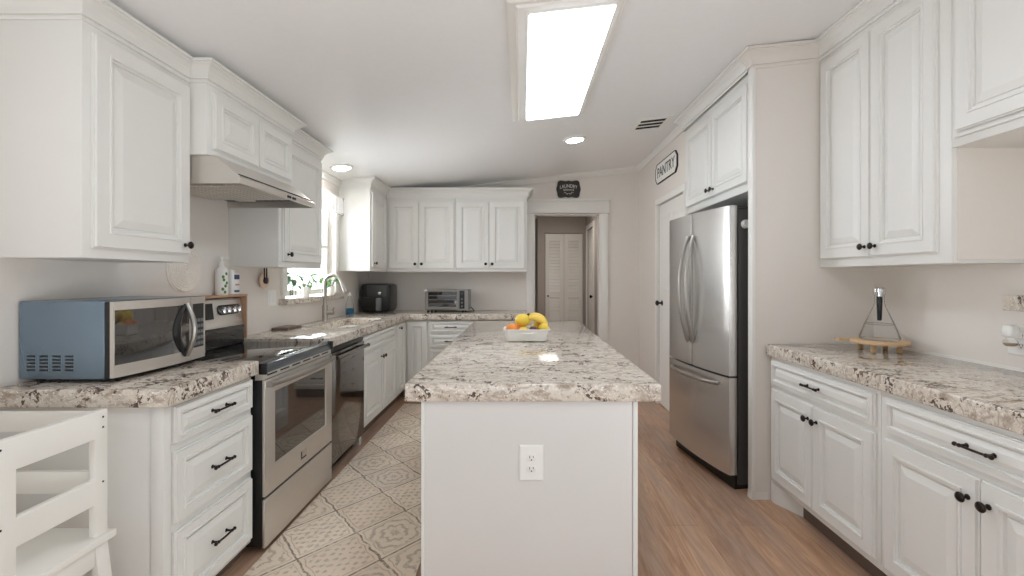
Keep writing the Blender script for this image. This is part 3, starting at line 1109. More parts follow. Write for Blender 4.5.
t = thing('cleaner_bottle', 'white bottle with navy label band, beside the vine-print bottle on the riser', 'bottle', (XL + 0.045, 2.815, 1.1800))
mb = MB().prism([(XL + 0.022, 2.778), (XL + 0.068, 2.778), (XL + 0.074, 2.79), (XL + 0.074, 2.842), (XL + 0.068, 2.852), (XL + 0.022, 2.852)], 'z', 1.1800, 1.3070)
b = build('bottle_body', mb, 'white', t, bevel=0.004)
build('navy_band', MB().box(XL + 0.0735, XL + 0.0755, 2.792, 2.840, 1.2720, 1.3000), 'navy', b)
build('rose_band', MB().box(XL + 0.0735, XL + 0.0755, 2.800, 2.840, 1.2340, 1.2440), 'pinklab', b)
build('lower_band', MB().box(XL + 0.0735, XL + 0.0755, 2.792, 2.840, 1.1940, 1.2060), 'navy', b)
mb = MB().lathe((XL + 0.045, 2.815, 1.3070), [(0.016, 0), (0.016, 0.02), (0.0, 0.021)], 14)
build('cap', mb, 'white', t)

# ------------------------------------------------------------------ range hood
t = thing('range_hood', 'stainless wedge-shaped range hood above the stove', 'range hood', (-1.6, 2.47, 1.71))
side = [(XL + 0.003, 1.838), (-1.395, 1.838), (-1.285, 1.742), (-1.285, 1.712), (XL + 0.003, 1.712)]
mb = MB()
mb.prism(side, 'y', 2.098, 2.106)
mb.prism(side, 'y', 2.840, 2.848)
mb.prism([(XL + 0.003, 1.830), (-1.398, 1.830), (-1.291, 1.738), (-1.291, 1.712), (-1.285, 1.712), (-1.285, 1.742), (-1.395, 1.838), (XL + 0.003, 1.838)], 'y', 2.106, 2.840)
s_ = build('shell', mb, 'steel', t)
build('underside_panel', MB().box(XL + 0.01, -1.295, 2.107, 2.839, 1.752, 1.757), 'black', t)
mb = MB().box(-1.78, -1.345, 2.20, 2.64, 1.727, 1.752)
for i in range(12):
    mb.box(-1.77 + i * 0.036, -1.758 + i * 0.036, 2.21, 2.63, 1.7245, 1.728)
build('grease_filter', mb, 'steel', t)
for y in (2.52, 2.575):
    build('button', MB().box(-1.286, -1.281, y, y + 0.035, 1.721, 1.733), 'black', t)
build('lamp_cover', MB().box(-1.72, -1.62, 2.68, 2.80, 1.744, 1.752), 'white', t, bevel=0.002)

# ------------------------------------------------------------------ dishwasher
t = thing('dishwasher', 'dark stainless dishwasher with bar handle right of the stove', 'dishwasher', (-1.5, 3.2, 0))
build('body', MB().box(XL + 0.02, -1.25, 2.905, 3.508, 0.1, 0.83), 'blackm', t)
d = build('door_panel', MB().box(-1.25, -1.205, 2.902, 3.510, 0.095, 0.800), 'darksteel', t, bevel=0.003)
build('control_strip', MB().box(-1.25, -1.212, 2.902, 3.510, 0.803, 0.834), 'black', t, bevel=0.003)
mb = MB().tube([(-1.170, 2.915, 0.772), (-1.168, 3.2, 0.772), (-1.170, 3.497, 0.772)], 0.0125, 12)
mb.box(-1.207, -1.168, 2.93, 2.955, 0.762, 0.782).box(-1.207, -1.168, 3.457, 3.482, 0.762, 0.782)
build('handle', mb, 'darksteel', d)
for y in (2.913, 3.497):
    build('handle_cap', MB().lathe((-1.170, y, 0.772), [(0.0, -0.007), (0.0135, -0.007), (0.0135, 0.007), (0.0, 0.007)], 12, 'y'), 'black', d)
build('kick_plate', MB().box(XL + 0.02, -1.29, 2.905, 3.508, 0.0, 0.094), 'black', t)

# ------------------------------------------------------------------ sink and faucet
t = thing('kitchen_sink', 'undermount double-bowl steel sink set into the counter below the window', 'sink', (-1.49, 3.95, 0.64))
for y0, y1 in ((SY0, 3.945), (3.965, SY1)):
    q = [(0.0, 0.836), (0.006, 0.72), (0.02, 0.665), (0.05, 0.650)]
    mb = MB().rings([[(SX0 + i, y0 + i, z), (SX1 - i, y0 + i, z), (SX1 - i, y1 - i, z), (SX0 + i, y1 - i, z)] for i, z in q], cap0=False)
    b = build('bowl', mb, 'ceramic', t, angle=60)
    build('drain', MB().lathe((-1.49, (y0 + y1) / 2, 0.651), [(0.04, 0), (0.04, 0.003), (0.03, 0.004), (0.0, 0.002)], 18), 'chrome', b)
build('divider', MB().box(SX0, SX1, 3.945, 3.965, 0.66, 0.835), 'steel', t, bevel=0.003)

t = thing('kitchen_faucet', 'tall brushed-nickel gooseneck faucet behind the sink', 'faucet', (-1.735, 4.05, TOP))
fx, fy = -1.735, 4.05
mb = MB().lathe((fx, fy, TOP), [(0.0, 0), (0.030, 0), (0.030, 0.006), (0.024, 0.012), (0.024, 0.13), (0.019, 0.145), (0.0, 0.146)], 20)
build('faucet_base', mb, 'nickel', t)
pts = [(fx, fy, TOP + 0.14), (fx, fy, TOP + 0.24), (fx, fy, TOP + 0.33)]
for i in range(1, 10):
    a = PI - i * (PI * 0.92) / 9
    pts.append((fx + 0.075 + 0.075 * math.cos(a), fy - 0.01, TOP + 0.33 + 0.075 * math.sin(a)))
sp = build('spout', MB().tube(pts, 0.0155, 12), 'nickel', t)
e = Vector(pts[-1])
d = (Vector(pts[-1]) - Vector(pts[-2])).normalized()
mb = MB().tube([e, e + d * 0.03, e + d * 0.07, e + d * 0.10], [0.0135, 0.016, 0.019, 0.020], 14)
build('spray_head', mb, 'nickel', sp)
mb = MB().tube([(fx + 0.015, fy, TOP + 0.075), (fx + 0.075, fy, TOP + 0.075)], 0.019, 14)
mb.tube([(fx + 0.068, fy, TOP + 0.085), (fx + 0.085, fy - 0.02, TOP + 0.12)], 0.007, 8)
build('lever', mb, 'nickel', t)

tag(build('sink_tray', MB().box(-1.81, -1.69, 3.32, 3.53, TOP, TOP + 0.020), 'tray', bevel=0.004), 'mottled stone tray lying on the counter left of the sink', 'tray')

t = thing('soap_bottle', 'clear bottle with blue liquid on the counter right of the faucet', 'bottle', (-1.745, 4.66, TOP))
mb = MB().lathe((-1.745, 4.66, TOP), [(0.0, 0), (0.038, 0), (0.041, 0.008), (0.041, 0.09), (0.034, 0.13), (0.016, 0.185), (0.014, 0.20), (0.012, 0.20), (0.014, 0.184), (0.031, 0.13), (0.038, 0.09), (0.038, 0.01), (0.0, 0.008)], 24)
b = build('bottle_body', mb, 'glass', t)
build('liquid', MB().lathe((-1.745, 4.66, TOP), [(0.0, 0.0095), (0.036, 0.0105), (0.0372, 0.075), (0.0, 0.0755)], 24), 'bluewater', b)
mb = MB().lathe((-1.745, 4.66, TOP), [(0.0, 0.201), (0.016, 0.201), (0.016, 0.222), (0.006, 0.226), (0.006, 0.235), (0.0, 0.236)], 14)
build('cap', mb, 'white', t)

# ------------------------------------------------------------------ microwave
MX0, MX1, MY0, MY1, MZ0, MZ1 = -1.812, -1.472, 1.655, 2.138, TOP + 0.014, 1.197
t = thing('microwave_oven', 'stainless microwave with slate-blue side standing on the left counter', 'microwave', (-1.64, 1.93, TOP))
mb = MB().box(MX0, MX1 - 0.03, MY0, MY1, MZ0, MZ1)
b = build('casing', mb, 'slate', t, bevel=0.006)
mb = MB()
for i in range(4):
    for j in range(5):
        x = MX0 + 0.045 + i * 0.046
        z = MZ0 + 0.034 + j * 0.0125
        mb.box(x - 0.014, x + 0.014, MY0 - 0.0012, MY0 + 0.002, z - 0.0032, z + 0.0032)
build('side_vents', mb, 'black', b)
build('front_collar', MB().box(MX1 - 0.033, MX1 - 0.012, MY0 + 0.001, MY1 - 0.001, MZ0 + 0.002, MZ1 - 0.002), 'blackm', t, bevel=0.003)


def bow(y):
    u = (y - MY0) / (MY1 - MY0)
    return MX1 + 0.018 * math.sin(PI * min(1, max(0, u)))


def bowplate(y0, y1, z0, z1, off, th, n=14):
    mb = MB()
    rs = []
    for i in range(n + 1):
        y = y0 + (y1 - y0) * i / n
        x = bow(y) + off
        rs.append([(x - th, y, z0), (x, y, z0), (x, y, z1), (x - th, y, z1)])
    mb.rings(rs)
    return mb


dsplit = MY0 + 0.372
d = build('oven_door', bowplate(MY0 + 0.002, dsplit, MZ0 + 0.004, MZ1 - 0.003, 0, 0.02), 'steel', t)
build('door_window', bowplate(MY0 + 0.006, dsplit - 0.010, MZ0 + 0.050, MZ1 - 0.034, 0.0015, 0.004), 'ovenglass', d)
p_ = build('control_panel', bowplate(dsplit + 0.002, MY1 - 0.002, MZ0 + 0.004, MZ1 - 0.003, 0, 0.02), 'steel', t)
build('keypad', bowplate(dsplit + 0.016, MY1 - 0.016, MZ0 + 0.055, MZ1 - 0.032, 0.0012, 0.004), 'black', p_)
mb = MB()
for i in range(3):
    for j in range(5):
        y = dsplit + 0.030 + i * 0.026
        z = MZ0 + 0.072 + j * 0.026
        mb.box(bow(y) + 0.001, bow(y) + 0.0028, y - 0.009, y + 0.009, z - 0.007, z + 0.007)
build('buttons', mb, 'grey', p_)
pts = []
for i in range(15):
    u = i / 14
    pts.append((bow(dsplit - 0.03) + 0.004 + 0.034 * math.sin(PI * u), dsplit - 0.032, MZ0 + 0.03 + u * (MZ1 - MZ0 - 0.06)))
build('handle', MB().tube(pts, 0.0105, 10), 'nickel', d)
pts2 = []
for i in range(15):
    u = i / 14
    pts2.append((bow(dsplit - 0.06) + 0.003, dsplit - 0.042 - 0.050 * math.sin(PI * u), MZ0 + 0.03 + u * (MZ1 - MZ0 - 0.06)))
build('handle_recess', MB().tube(pts2, [0.004 + 0.011 * math.sin(PI * i / 14) for i in range(15)], 8), 'black', d)
for x in (MX0 + 0.04, MX1 - 0.06):
    for y in (MY0 + 0.04, MY1 - 0.10):
        build('foot', MB().lathe((x, y, TOP), [(0.0, 0), (0.012, 0), (0.014, 0.014), (0.0, 0.0145)], 12), 'blackm', t)

# ------------------------------------------------------------------ refrigerator
A9 = math.radians(8.5)
FW = 0.39
t = thing('refrigerator', 'stainless french-door refrigerator in the niche by the pantry', 'refrigerator', (1.184, 3.143, 0), A9)
build('body', MB().box(0.064, 0.70, -FW + 0.004, FW - 0.004, 0.03, 1.695), 'fridgeside', t, local=True, bevel=0.004)
BUL = 0.028


def front(y):
    return -BUL * (1 - (y / FW) ** 2)


def fridge_door(name, y0, y1, z0, z1):
    pts = [(0.052, y0), (front(y0) + 0.016, y0)]
    n = 14
    for i in range(n + 1):
        y = y0 + 0.004 + (y1 - y0 - 0.008) * i / n
        r = 0
        if i in (0, n):
            r = 0.004
        pts.append((front(y) + r, y))
    pts += [(front(y1) + 0.016, y1), (0.052, y1)]
    mb = MB().prism(pts, 'z', z0, z1)
    return build(name, mb, 'steelv', t, local=True, angle=30)


dn = fridge_door('door', -FW, -0.003, 0.690, 1.715)
df = fridge_door('door', 0.003, FW, 0.690, 1.715)
dw = fridge_door('freezer_drawer', -FW, FW, 0.095, 0.678)
for dd, y in ((dn, -0.034), (df, 0.034)):
    pts = []
    for i in range(19):
        u = i / 18
        z = 0.845 + u * 0.72
        pts.append((front(y) - 0.006 - 0.058 * math.sin(PI * u) ** 0.8, y + (0.012 if y > 0 else -0.012) * math.sin(PI * u), z))
    build('handle', MB().tube(pts, 0.0125, 12), 'nickel', dd, local=True)
pts = []
for i in range(19):
    u = i / 18
    y = -0.30 + u * 0.60
    pts.append((front(y) - 0.004 - 0.048 * math.sin(PI * u) ** 0.6, y, 0.628))
build('handle', MB().tube(pts, 0.0125, 12), 'nickel', dw, local=True)
build('gasket', MB().box(0.051, 0.066, -FW + 0.012, FW - 0.012, 0.10, 1.70), 'black', t, local=True)
build('kick_grille', MB().box(0.05, 0.66, -FW + 0.02, FW - 0.02, 0.0, 0.092), 'black', t, local=True)
for y in (-FW + 0.06, FW - 0.06):
    build('hinge_cover', MB().box(0.03, 0.15, y - 0.03, y + 0.03, 1.696, 1.722), 'fridgeside', t, local=True, bevel=0.006)
R = OBM[t]
mb = MB()
mb.T = R
mb.lathe((0.105, -FW + 0.0035, 1.605), [(0.0, 0.0), (0.026, 0.0), (0.026, -0.012), (0.021, -0.018), (0.010, -0.019), (0.0, -0.016)], 20, 'y')
mg = build('magnet_clip', mb, 'white')
tag(mg, 'round white magnet stuck on the dark side of the refrigerator', 'magnet')

# ------------------------------------------------------------------ toddler tower
TX1, TX0 = -1.35, -1.735
TY0, TY1 = 1.165, 1.50
t = thing('toddler_tower', 'white wooden toddler step tower in front of the drawer cabinet end panel', 'step stool', ((TX0 + TX1) / 2, (TY0 + TY1) / 2, 0))
for x0, x1, xs_ in ((TX1 - 0.022, TX1, 1), (TX0, TX0 + 0.022, -1)):
    mb = MB().cells([TY0, TY0 + 0.064, TY1 - 0.045, TY1], [0.456, 0.56, 0.640, 0.768, 0.856], lambda i, j: not (i == 1 and j in (0, 2)), x0, x1, 'x')
    sp = build('side_panel', mb, 'whitewood', t, bevel=0.003)
    xx = x1 if xs_ > 0 else x0
    for (y, z) in ((TY1 - 0.018, 0.833), (TY1 - 0.018, 0.80), (TY1 - 0.018, 0.625), (TY0 + 0.025, 0.833), (TY0 + 0.025, 0.625)):
        mb = MB().lathe((xx, y, z), [(0.0, 0.0012 * xs_), (0.0032, 0.0012 * xs_), (0.0032, -0.001 * xs_)], 10, 'x')
        build('bolt', mb, 'bronze', sp)
    for s in (-1, 1):
        y = TY1 if s > 0 else TY0
        mb = MB().prism([(y - s * 0.045, 0.430), (y, 0.430), (y + s * 0.055, 0.0), (y + s * 0.005, 0.0)], 'x', x0, x1)
        build('leg', mb, 'whitewood', t, bevel=0.003)
    build('apron', MB().box(x0, x1, TY0 + 0.045, TY1 - 0.045, 0.365, 0.430), 'whitewood', t, bevel=0.002)
build('platform', MB().box(TX0 - 0.012, TX1 + 0.012, TY0 - 0.015, TY1 + 0.02, 0.431, 0.455), 'whitewood', t, bevel=0.004)
for z0, z1 in ((0.785, 0.848), (0.585, 0.655)):
    build('rail', MB().box(TX0 + 0.022, TX1 - 0.022, TY1 - 0.020, TY1 - 0.002, z0, z1), 'whitewood', t, bevel=0.002)
build('rail', MB().box(TX0 + 0.022, TX1 - 0.022, TY0 + 0.002, TY0 + 0.02, 0.785, 0.848), 'whitewood', t, bevel=0.002)
build('step', MB().box(TX0 + 0.022, TX1 - 0.022, TY0 + 0.01, TY1 - 0.06, 0.20, 0.22), 'whitewood', t, bevel=0.003)

# ------------------------------------------------------------------ rug
mb = MB().box(-1.192, -0.455, 0.9, 4.66, 0.0, 0.009)
tag(build('runner_rug', mb, 'rug', bevel=0.003), 'long faded beige runner rug with diamond tile pattern along the stove side', 'rug')

# ------------------------------------------------------------------ back counter appliances
ax, ay = -1.600, 5.16
t = thing('air_fryer', 'black air fryer with drawer handle in the back counter corner', 'air fryer', (ax, ay, TOP))


def rrect(cx, cy, w, d, r, z, n=5):
    out = []
    for sx, sy, a0 in ((1, 1, 0), (-1, 1, PI / 2), (-1, -1, PI), (1, -1, 1.5 * PI)):
        for i in range(n + 1):
            a = a0 + i * PI / 2 / n
            out.append((cx + sx * (w / 2 - r) + r * math.cos(a), cy + sy * (d / 2 - r) + r * math.sin(a), z))
    return out


mb = MB().rings([rrect(ax, ay, w, w * 0.98, 0.03, TOP + z) for w, z in ((0.26, 0.004), (0.300, 0.018), (0.318, 0.06), (0.324, 0.20), (0.320, 0.285), (0.305, 0.308), (0.25, 0.318))])
build('body', mb, 'black', t)
yf = ay - 0.324 * 0.49
build('upper_panel', MB().box(ax - 0.085, ax + 0.125, yf - 0.004, yf + 0.01, TOP + 0.175, TOP + 0.305), 'charcoal', t, bevel=0.004)
build('dial', MB().lathe((ax + 0.055, yf - 0.004, TOP + 0.215), [(0.0, -0.016), (0.017, -0.015), (0.019, 0.0), (0.0, 0.0)], 18, 'y'), 'chrome', t)
d = build('basket_drawer', MB().box(ax - 0.125, ax + 0.125, yf - 0.008, yf + 0.01, TOP + 0.03, TOP + 0.168), 'black', t, bevel=0.006)
build('handle', MB().box(ax + 0.025, ax + 0.075, yf - 0.055, yf - 0.006, TOP + 0.028, TOP + 0.165), 'grey', d, bevel=0.010, seg=3)

t = thing('toaster_oven', 'stainless countertop toaster oven on the back counter', 'toaster oven', (-0.83, 5.2, TOP))
x0, x1, y0, y1, z0, z1 = -1.075, -0.595, 5.07, 5.36, TOP + 0.022, TOP + 0.255
xm = x1 - 0.115
mb = MB().box(x0, x1, y0 + 0.03, y1, z0, z1)
build('casing', mb, 'greysteel', t, bevel=0.006)
mb = MB().cells([x0 + 0.002, x0 + 0.038, xm - 0.012, xm], [z0 + 0.002, z0 + 0.038, z1 - 0.030, z1 - 0.002], lambda i, j: not (i == 1 and j == 1), y0 + 0.006, y0 + 0.03, 'y')
d = build('oven_door', mb, 'greysteel', t, bevel=0.002)
build('door_window', MB().box(x0 + 0.038, xm - 0.012, y0 + 0.012, y0 + 0.016, z0 + 0.038, z1 - 0.030), 'ovenglass', d)
mb = MB()
for z in (z0 + 0.07, z0 + 0.115, z0 + 0.16):
    mb.box(x0 + 0.045, xm - 0.02, y0 + 0.009, y0 + 0.012, z, z + 0.004)
build('rack', mb, 'nickel', d)
mb = MB().tube([(x0 + 0.06, y0 - 0.022, z1 - 0.016), (xm - 0.035, y0 - 0.022, z1 - 0.016)], 0.007, 10)
for x in (x0 + 0.07, xm - 0.045):
    mb.tube([(x, y0 - 0.022, z1 - 0.016), (x, y0 + 0.008, z1 - 0.016)], 0.005, 8)
build('handle', mb, 'nickel', d)
build('control_panel', MB().box(xm + 0.018, x1 - 0.040, y0 + 0.012, y0 + 0.031, z0 + 0.018, z1 - 0.015), 'black', t, bevel=0.003)
build('side_fascia', MB().box(xm + 0.001, x1, y0 + 0.014, y0 + 0.03, z0, z1), 'greysteel', t)
for z in (z0 + 0.045, z0 + 0.085, z0 + 0.125):
    build('button', MB().lathe((xm + 0.046, y0 + 0.012, z), [(0.010, 0), (0.010, -0.006), (0.0, -0.007)], 12, 'y'), 'grey', t)
build('display', MB().box(xm + 0.024, x1 - 0.046, y0 + 0.009, y0 + 0.013, z1 - 0.062, z1 - 0.03), 'glassblk', t)
for x in (x0 + 0.03, x0 + 0.075, x1 - 0.06):
    for y in (y0 + 0.05, y1 - 0.03):
        build('foot', MB().lathe((x, y, TOP), [(0.0, 0), (0.012, 0), (0.014, 0.023), (0.0, 0.024)], 10), 'black', t)
mb = MB().tube([(x1 - 0.02, y1 - 0.02, TOP + 0.06), (x1 + 0.03, y1 - 0.05, TOP + 0.02), (x1 + 0.05, y1 - 0.10, TOP + 0.007), (x1 + 0.02, y0 + 0.12, TOP + 0.007), (x1 - 0.03, y0 + 0.08, TOP + 0.007)], 0.006, 8)
build('power_cord', mb, 'black', t)


# ------------------------------------------------------------------ outlets and switches
def wall_plate(label, face, plane, u, v, w=0.078, h=0.122, kind='outlet'):
    P = face_map(face, plane)
    t = thing('wall_outlet' if kind == 'outlet' else 'light_switch', label, 'outlet' if kind == 'outlet' else 'switch', P(u, v - h / 2, 0))
    mb = MB()
    mb.rings([[P(u - w / 2 + i, v - h / 2 + i, q), P(u + w / 2 - i, v - h / 2 + i, q), P(u + w / 2 - i, v + h / 2 - i, q), P(u - w / 2 + i, v + h / 2 - i, q)] for i, q in ((0, 0), (0, 0.003), (0.004, 0.007))])
    p = build('plate', mb, 'white', t)
    if kind == 'outlet':
        for s in (-1, 1):
            mb = MB()
            c = v + s * 0.020
            ring = lambda r, q: [P(u + r * 1.02 * math.cos(2 * PI * k / 18), c + max(-0.0125, min(0.0125, r * math.sin(2 * PI * k / 18))), q) for k in range(18)]
            mb.rings([ring(0.0168, 0.006), ring(0.0168, 0.0092), ring(0.0155, 0.010)])
            r_ = build('receptacle', mb, 'white', t)
            mb = MB()
            for du, dv, a, b in ((-0.0063, 0.003, 0.0012, 0.0042), (0.0063, 0.003, 0.0012, 0.0036), (0.0, -0.0075, 0.0022, 0.0022)):
                A, B = P(u + du - a, c + dv - b, 0.0095), P(u + du + a, c + dv + b, 0.0104)
                mb.box(min(A[0], B[0]), max(A[0], B[0]), min(A[1], B[1]), max(A[1], B[1]), A[2], B[2])
            build('slots', mb, 'blackm', r_)
    else:
        for du in ((-0.022, 0.022) if w > 0.1 else (0.0,)):
            A, B = P(u + du - 0.015, v - 0.032, 0.006), P(u + du + 0.015, v + 0.032, 0.011)
            mb = MB().box(min(A[0], B[0]), max(A[0], B[0]), min(A[1], B[1]), max(A[1], B[1]), A[2], B[2])
            build('rocker', mb, 'white', t, bevel=0.002)
    return t


wall_plate('white duplex outlet on the end panel of the island', '-Y', IY0, 0.034, 0.614, 0.088, 0.128)
wall_plate('white double rocker switch on the left wall between riser and window sill', '+X', XL, 3.34, 1.135, 0.115, 0.12, 'switch')
wall_plate('white outlet on the left wall beside the air fryer', '+X', XL, 5.13, 1.10)
wall_plate('white outlet on the right wall holding the plug-in air freshener', '-X', XR, 1.862, 1.025, 0.115, 0.122)

t = thing('air_freshener', 'plug-in air freshener with glass bulb in the right wall outlet', 'air freshener', (1.985, 1.872, 0.99))
mb = MB().rings([rrect(1.988, 1.872, w, w * 0.9, w * 0.3, z) for w, z in ((0.036, 1.040), (0.046, 1.046), (0.047, 1.070), (0.040, 1.086), (0.028, 1.090))])
mb.box(1.99, XR - 0.0115, 1.856, 1.888, 1.035, 1.062)
build('plug_housing', mb, 'white', t)
mb = MB().lathe((1.988, 1.872, 1.002), [(0.0, 0), (0.015, 0.0), (0.022, 0.008), (0.023, 0.020), (0.014, 0.031), (0.014, 0.036)], 20)
build('glass_bulb', mb, 'glass', t)
build('oil', MB().lathe((1.988, 1.872, 1.003), [(0.0, 0.001), (0.0135, 0.001), (0.0195, 0.008), (0.020, 0.012), (0.0, 0.0125)], 20), 'amber', t)

# ------------------------------------------------------------------ decanter on its board
t = thing('serving_board', 'small round wooden serving board on short feet under the decanter', 'board', (1.865, 2.40, TOP))
bx, by = 1.865, 2.40
mb = MB()
ring = []
mb.lathe((bx, by, TOP + 0.040), [(0.0, 0), (0.124, 0), (0.128, 0.004), (0.128, 0.014), (0.124, 0.018), (0.0, 0.018)], 36)
mb.prism([(bx - 0.15, by + 0.085), (bx - 0.08, by + 0.055), (bx - 0.06, by + 0.09), (bx - 0.15, by + 0.125)], 'z', TOP + 0.043, TOP + 0.055)
build('board_top', mb, 'wood', t, bevel=0.0)
for a in (35, 125, 215, 305):
    q = math.radians(a)
    cx, cy = bx + 0.085 * math.cos(q), by + 0.085 * math.sin(q)
    build('foot', MB().box(cx - 0.009, cx + 0.009, cy - 0.009, cy + 0.009, TOP, TOP + 0.040), 'wood', t, bevel=0.002)
t = thing('glass_decanter', 'conical clear glass decanter with dark stopper rod on the wooden board', 'decanter', (bx, by, TOP + 0.058))
z = TOP + 0.0585
prof = [(0.0, 0), (0.080, 0), (0.088, 0.006), (0.088, 0.016), (0.060, 0.095), (0.026, 0.175), (0.022, 0.195), (0.022, 0.232), (0.026, 0.240), (0.026, 0.246)]
n = 40
mb = MB().rings([[(bx + max(r, 1e-4) * math.cos(2 * PI * q / n), by + max(r, 1e-4) * math.sin(2 * PI * q / n), z + h) for q in range(n)] for r, h in prof], cap1=False)
build('vessel', mb, 'glass', t)
mb = MB().lathe((bx, by, z), [(0.0, 0.10), (0.008, 0.10), (0.010, 0.105), (0.013, 0.20), (0.013, 0.225), (0.0, 0.226)], 18)
build('cooling_rod', mb, 'black', t)
mb = MB().lathe((bx, by, z), [(0.0, 0.2265), (0.0175, 0.2265), (0.018, 0.2465), (0.029, 0.248), (0.029, 0.266), (0.022, 0.272), (0.0, 0.273)], 20)
build('stopper', mb, 'chrome', t)
mb = MB().tube([(bx + 0.0645 * math.cos(2 * PI * q / 40), by + 0.0645 * math.sin(2 * PI * q / 40), z + 0.082) for q in range(40)], 0.0014, 6, closed=True)
build('fill_line', mb, 'grey', t)

# ------------------------------------------------------------------ fruit in a white dish on the island
dx, dy = 0.028, 2.80
t = thing('baking_dish', 'white rectangular ceramic dish holding fruit on the island', 'dish', (dx, dy, TOP))
outer = [(0.222, 0.132, 0.0), (0.240, 0.150, 0.006), (0.262, 0.170, 0.066), (0.280, 0.186, 0.070), (0.280, 0.186, 0.076), (0.258, 0.166, 0.076), (0.238, 0.148, 0.014), (0.20, 0.11, 0.009)]
mb = MB().rings([rrect(dx, dy, w, d, 0.024, TOP + 0.0005 + z) for w, d, z in outer])
b = build('dish_body', mb, 'ceramic', t)
mb = MB()
n = 12
rs = []
for i in range(n + 1):
    u = -1 + 2 * i / n
    y = dy - 0.088 - 0.012 * (1 - u * u)
    x = dx + u * 0.06
    zt = TOP + 0.058 - 0.008 * (1 - u * u)
    rs.append([(x, y + 0.014, zt + 0.006), (x, y, zt + 0.004), (x, y, zt - 0.002), (x, y + 0.012, zt - 0.004)])
mb.rings(rs)
build('grip', mb, 'ceramic', b)


def fruit(name, label, cat, c, r, mat, sq=(1, 1, 1), tip=0.0):
    mb = MB()
    n = 20
    rs = []
    for i in range(15):
        a = PI * i / 14
        rr = max(1e-5, r * math.sin(a) * (1 + (0.0 if tip == 0 else -0.12 * abs(math.cos(a)) ** 3)))
        h = -r * math.cos(a)
        if tip == 0:
            h *= 1 - 0.10 * abs(math.cos(a)) ** 6
        else:
            h += (tip if i == 14 else (tip * 0.6 if i == 13 else 0)) - (tip * 0.6 if i == 0 else 0)
        rs.append([(c[0] + h * 1.0 * sq[0] if tip else c[0] + rr * math.cos(2 * PI * k / n) * sq[0],
                    c[1] + rr * math.cos(2 * PI * k / n) * sq[1] if tip else c[1] + rr * math.sin(2 * PI * k / n) * sq[1],
                    c[2] + (rr * math.sin(2 * PI * k / n) if tip else h) * sq[2]) for k in range(n)])
    mb.rings(rs)
    return tag(build(name, mb, mat), label, cat, 'fruit in the white dish')


Z = TOP + 0.012
fruit('orange', 'orange at the left front corner of the fruit dish', 'fruit', (dx - 0.088, dy - 0.030, Z + 0.058), 0.038, 'orange')
fruit('peach', 'reddish peach second from left in the fruit dish', 'fruit', (dx - 0.034, dy + 0.008, Z + 0.052), 0.033, 'peach')
fruit('lemon', 'yellow lemon low at the front centre of the fruit dish', 'fruit', (dx - 0.018, dy - 0.050, Z + 0.047), 0.029, 'lemon', (1.2, 1, 1), 0.006)
fruit('plum', 'dark purple plum right of the front lemon in the fruit dish', 'fruit', (dx + 0.040, dy - 0.045, Z + 0.055), 0.027, 'plum')
fruit('lemon', 'yellow lemon at the right end of the fruit dish', 'fruit', (dx + 0.100, dy - 0.022, Z + 0.064), 0.030, 'lemon', (1.1, 1, 1), 0.006)
fruit('grapefruit', 'large golden grapefruit on top of the fruit pile', 'fruit', (dx - 0.022, dy + 0.018, Z + 0.110), 0.044, 'lemon', (1.12, 1, 0.95))
fruit('lemon', 'yellow lemon under the bananas at the back of the fruit dish', 'fruit', (dx + 0.066, dy + 0.052, Z + 0.072), 0.028, 'lemon', (1.1, 1, 1), 0.006)
fruit('orange', 'pale orange at the back left of the fruit dish', 'fruit', (dx - 0.085, dy + 0.045, Z + 0.055), 0.035, 'orange')
t = thing('banana_bunch', 'bunch of bananas arching over the right side of the fruit pile', 'fruit', (dx + 0.04, dy + 0.02, Z + 0.06), group='fruit in the white dish')
for q, (oy, rr, lean) in enumerate(((0.0, 0.066, 0.0), (0.034, 0.072, 0.006), (0.064, 0.066, 0.012))):
    pts, rad = [], []
    for i in range(13):
        u = i / 12
        a = math.radians(115 - 120 * u)
        pts.append((dx + 0.046 + rr * math.cos(a), dy - 0.006 + oy * (0.5 + u * 0.5), Z + 0.062 + lean + rr * 0.95 * math.sin(a)))
        rad.append(0.0195 * (0.35 + 0.65 * math.sin(PI * min(1, max(0.0, 0.06 + 0.9 * u))) ** 0.45))
    build('banana', MB().tube(pts, rad, 10), 'banana', t, angle=60)
build('stem', MB().tube([(dx + 0.020, dy + 0.014, Z + 0.125), (dx + 0.008, dy + 0.012, Z + 0.150)], 0.010, 8), 'bananatip', t)

# ------------------------------------------------------------------ left wall decor
wy, wz = 2.475, 1.325
mb = MB()
prof = [(0.0, 0.0)]
for i in range(9):
    r0 = 0.006 + i * 0.0128
    prof += [(r0, 0.010 - 0.002), (r0 + 0.004, 0.014), (r0 + 0.009, 0.014), (r0 + 0.0125, 0.008)]
prof = [(0.0, 0.009)] + prof[1:] + [(0.126, 0.004), (0.126, 0.001), (0.0, 0.001)]
mb.lathe((XL, wy, wz), prof, 48, 'x')
tag(build('woven_plaque', mb, 'woven', angle=20), 'round cream woven plaque hanging on the wall left of the stove', 'wall decor')

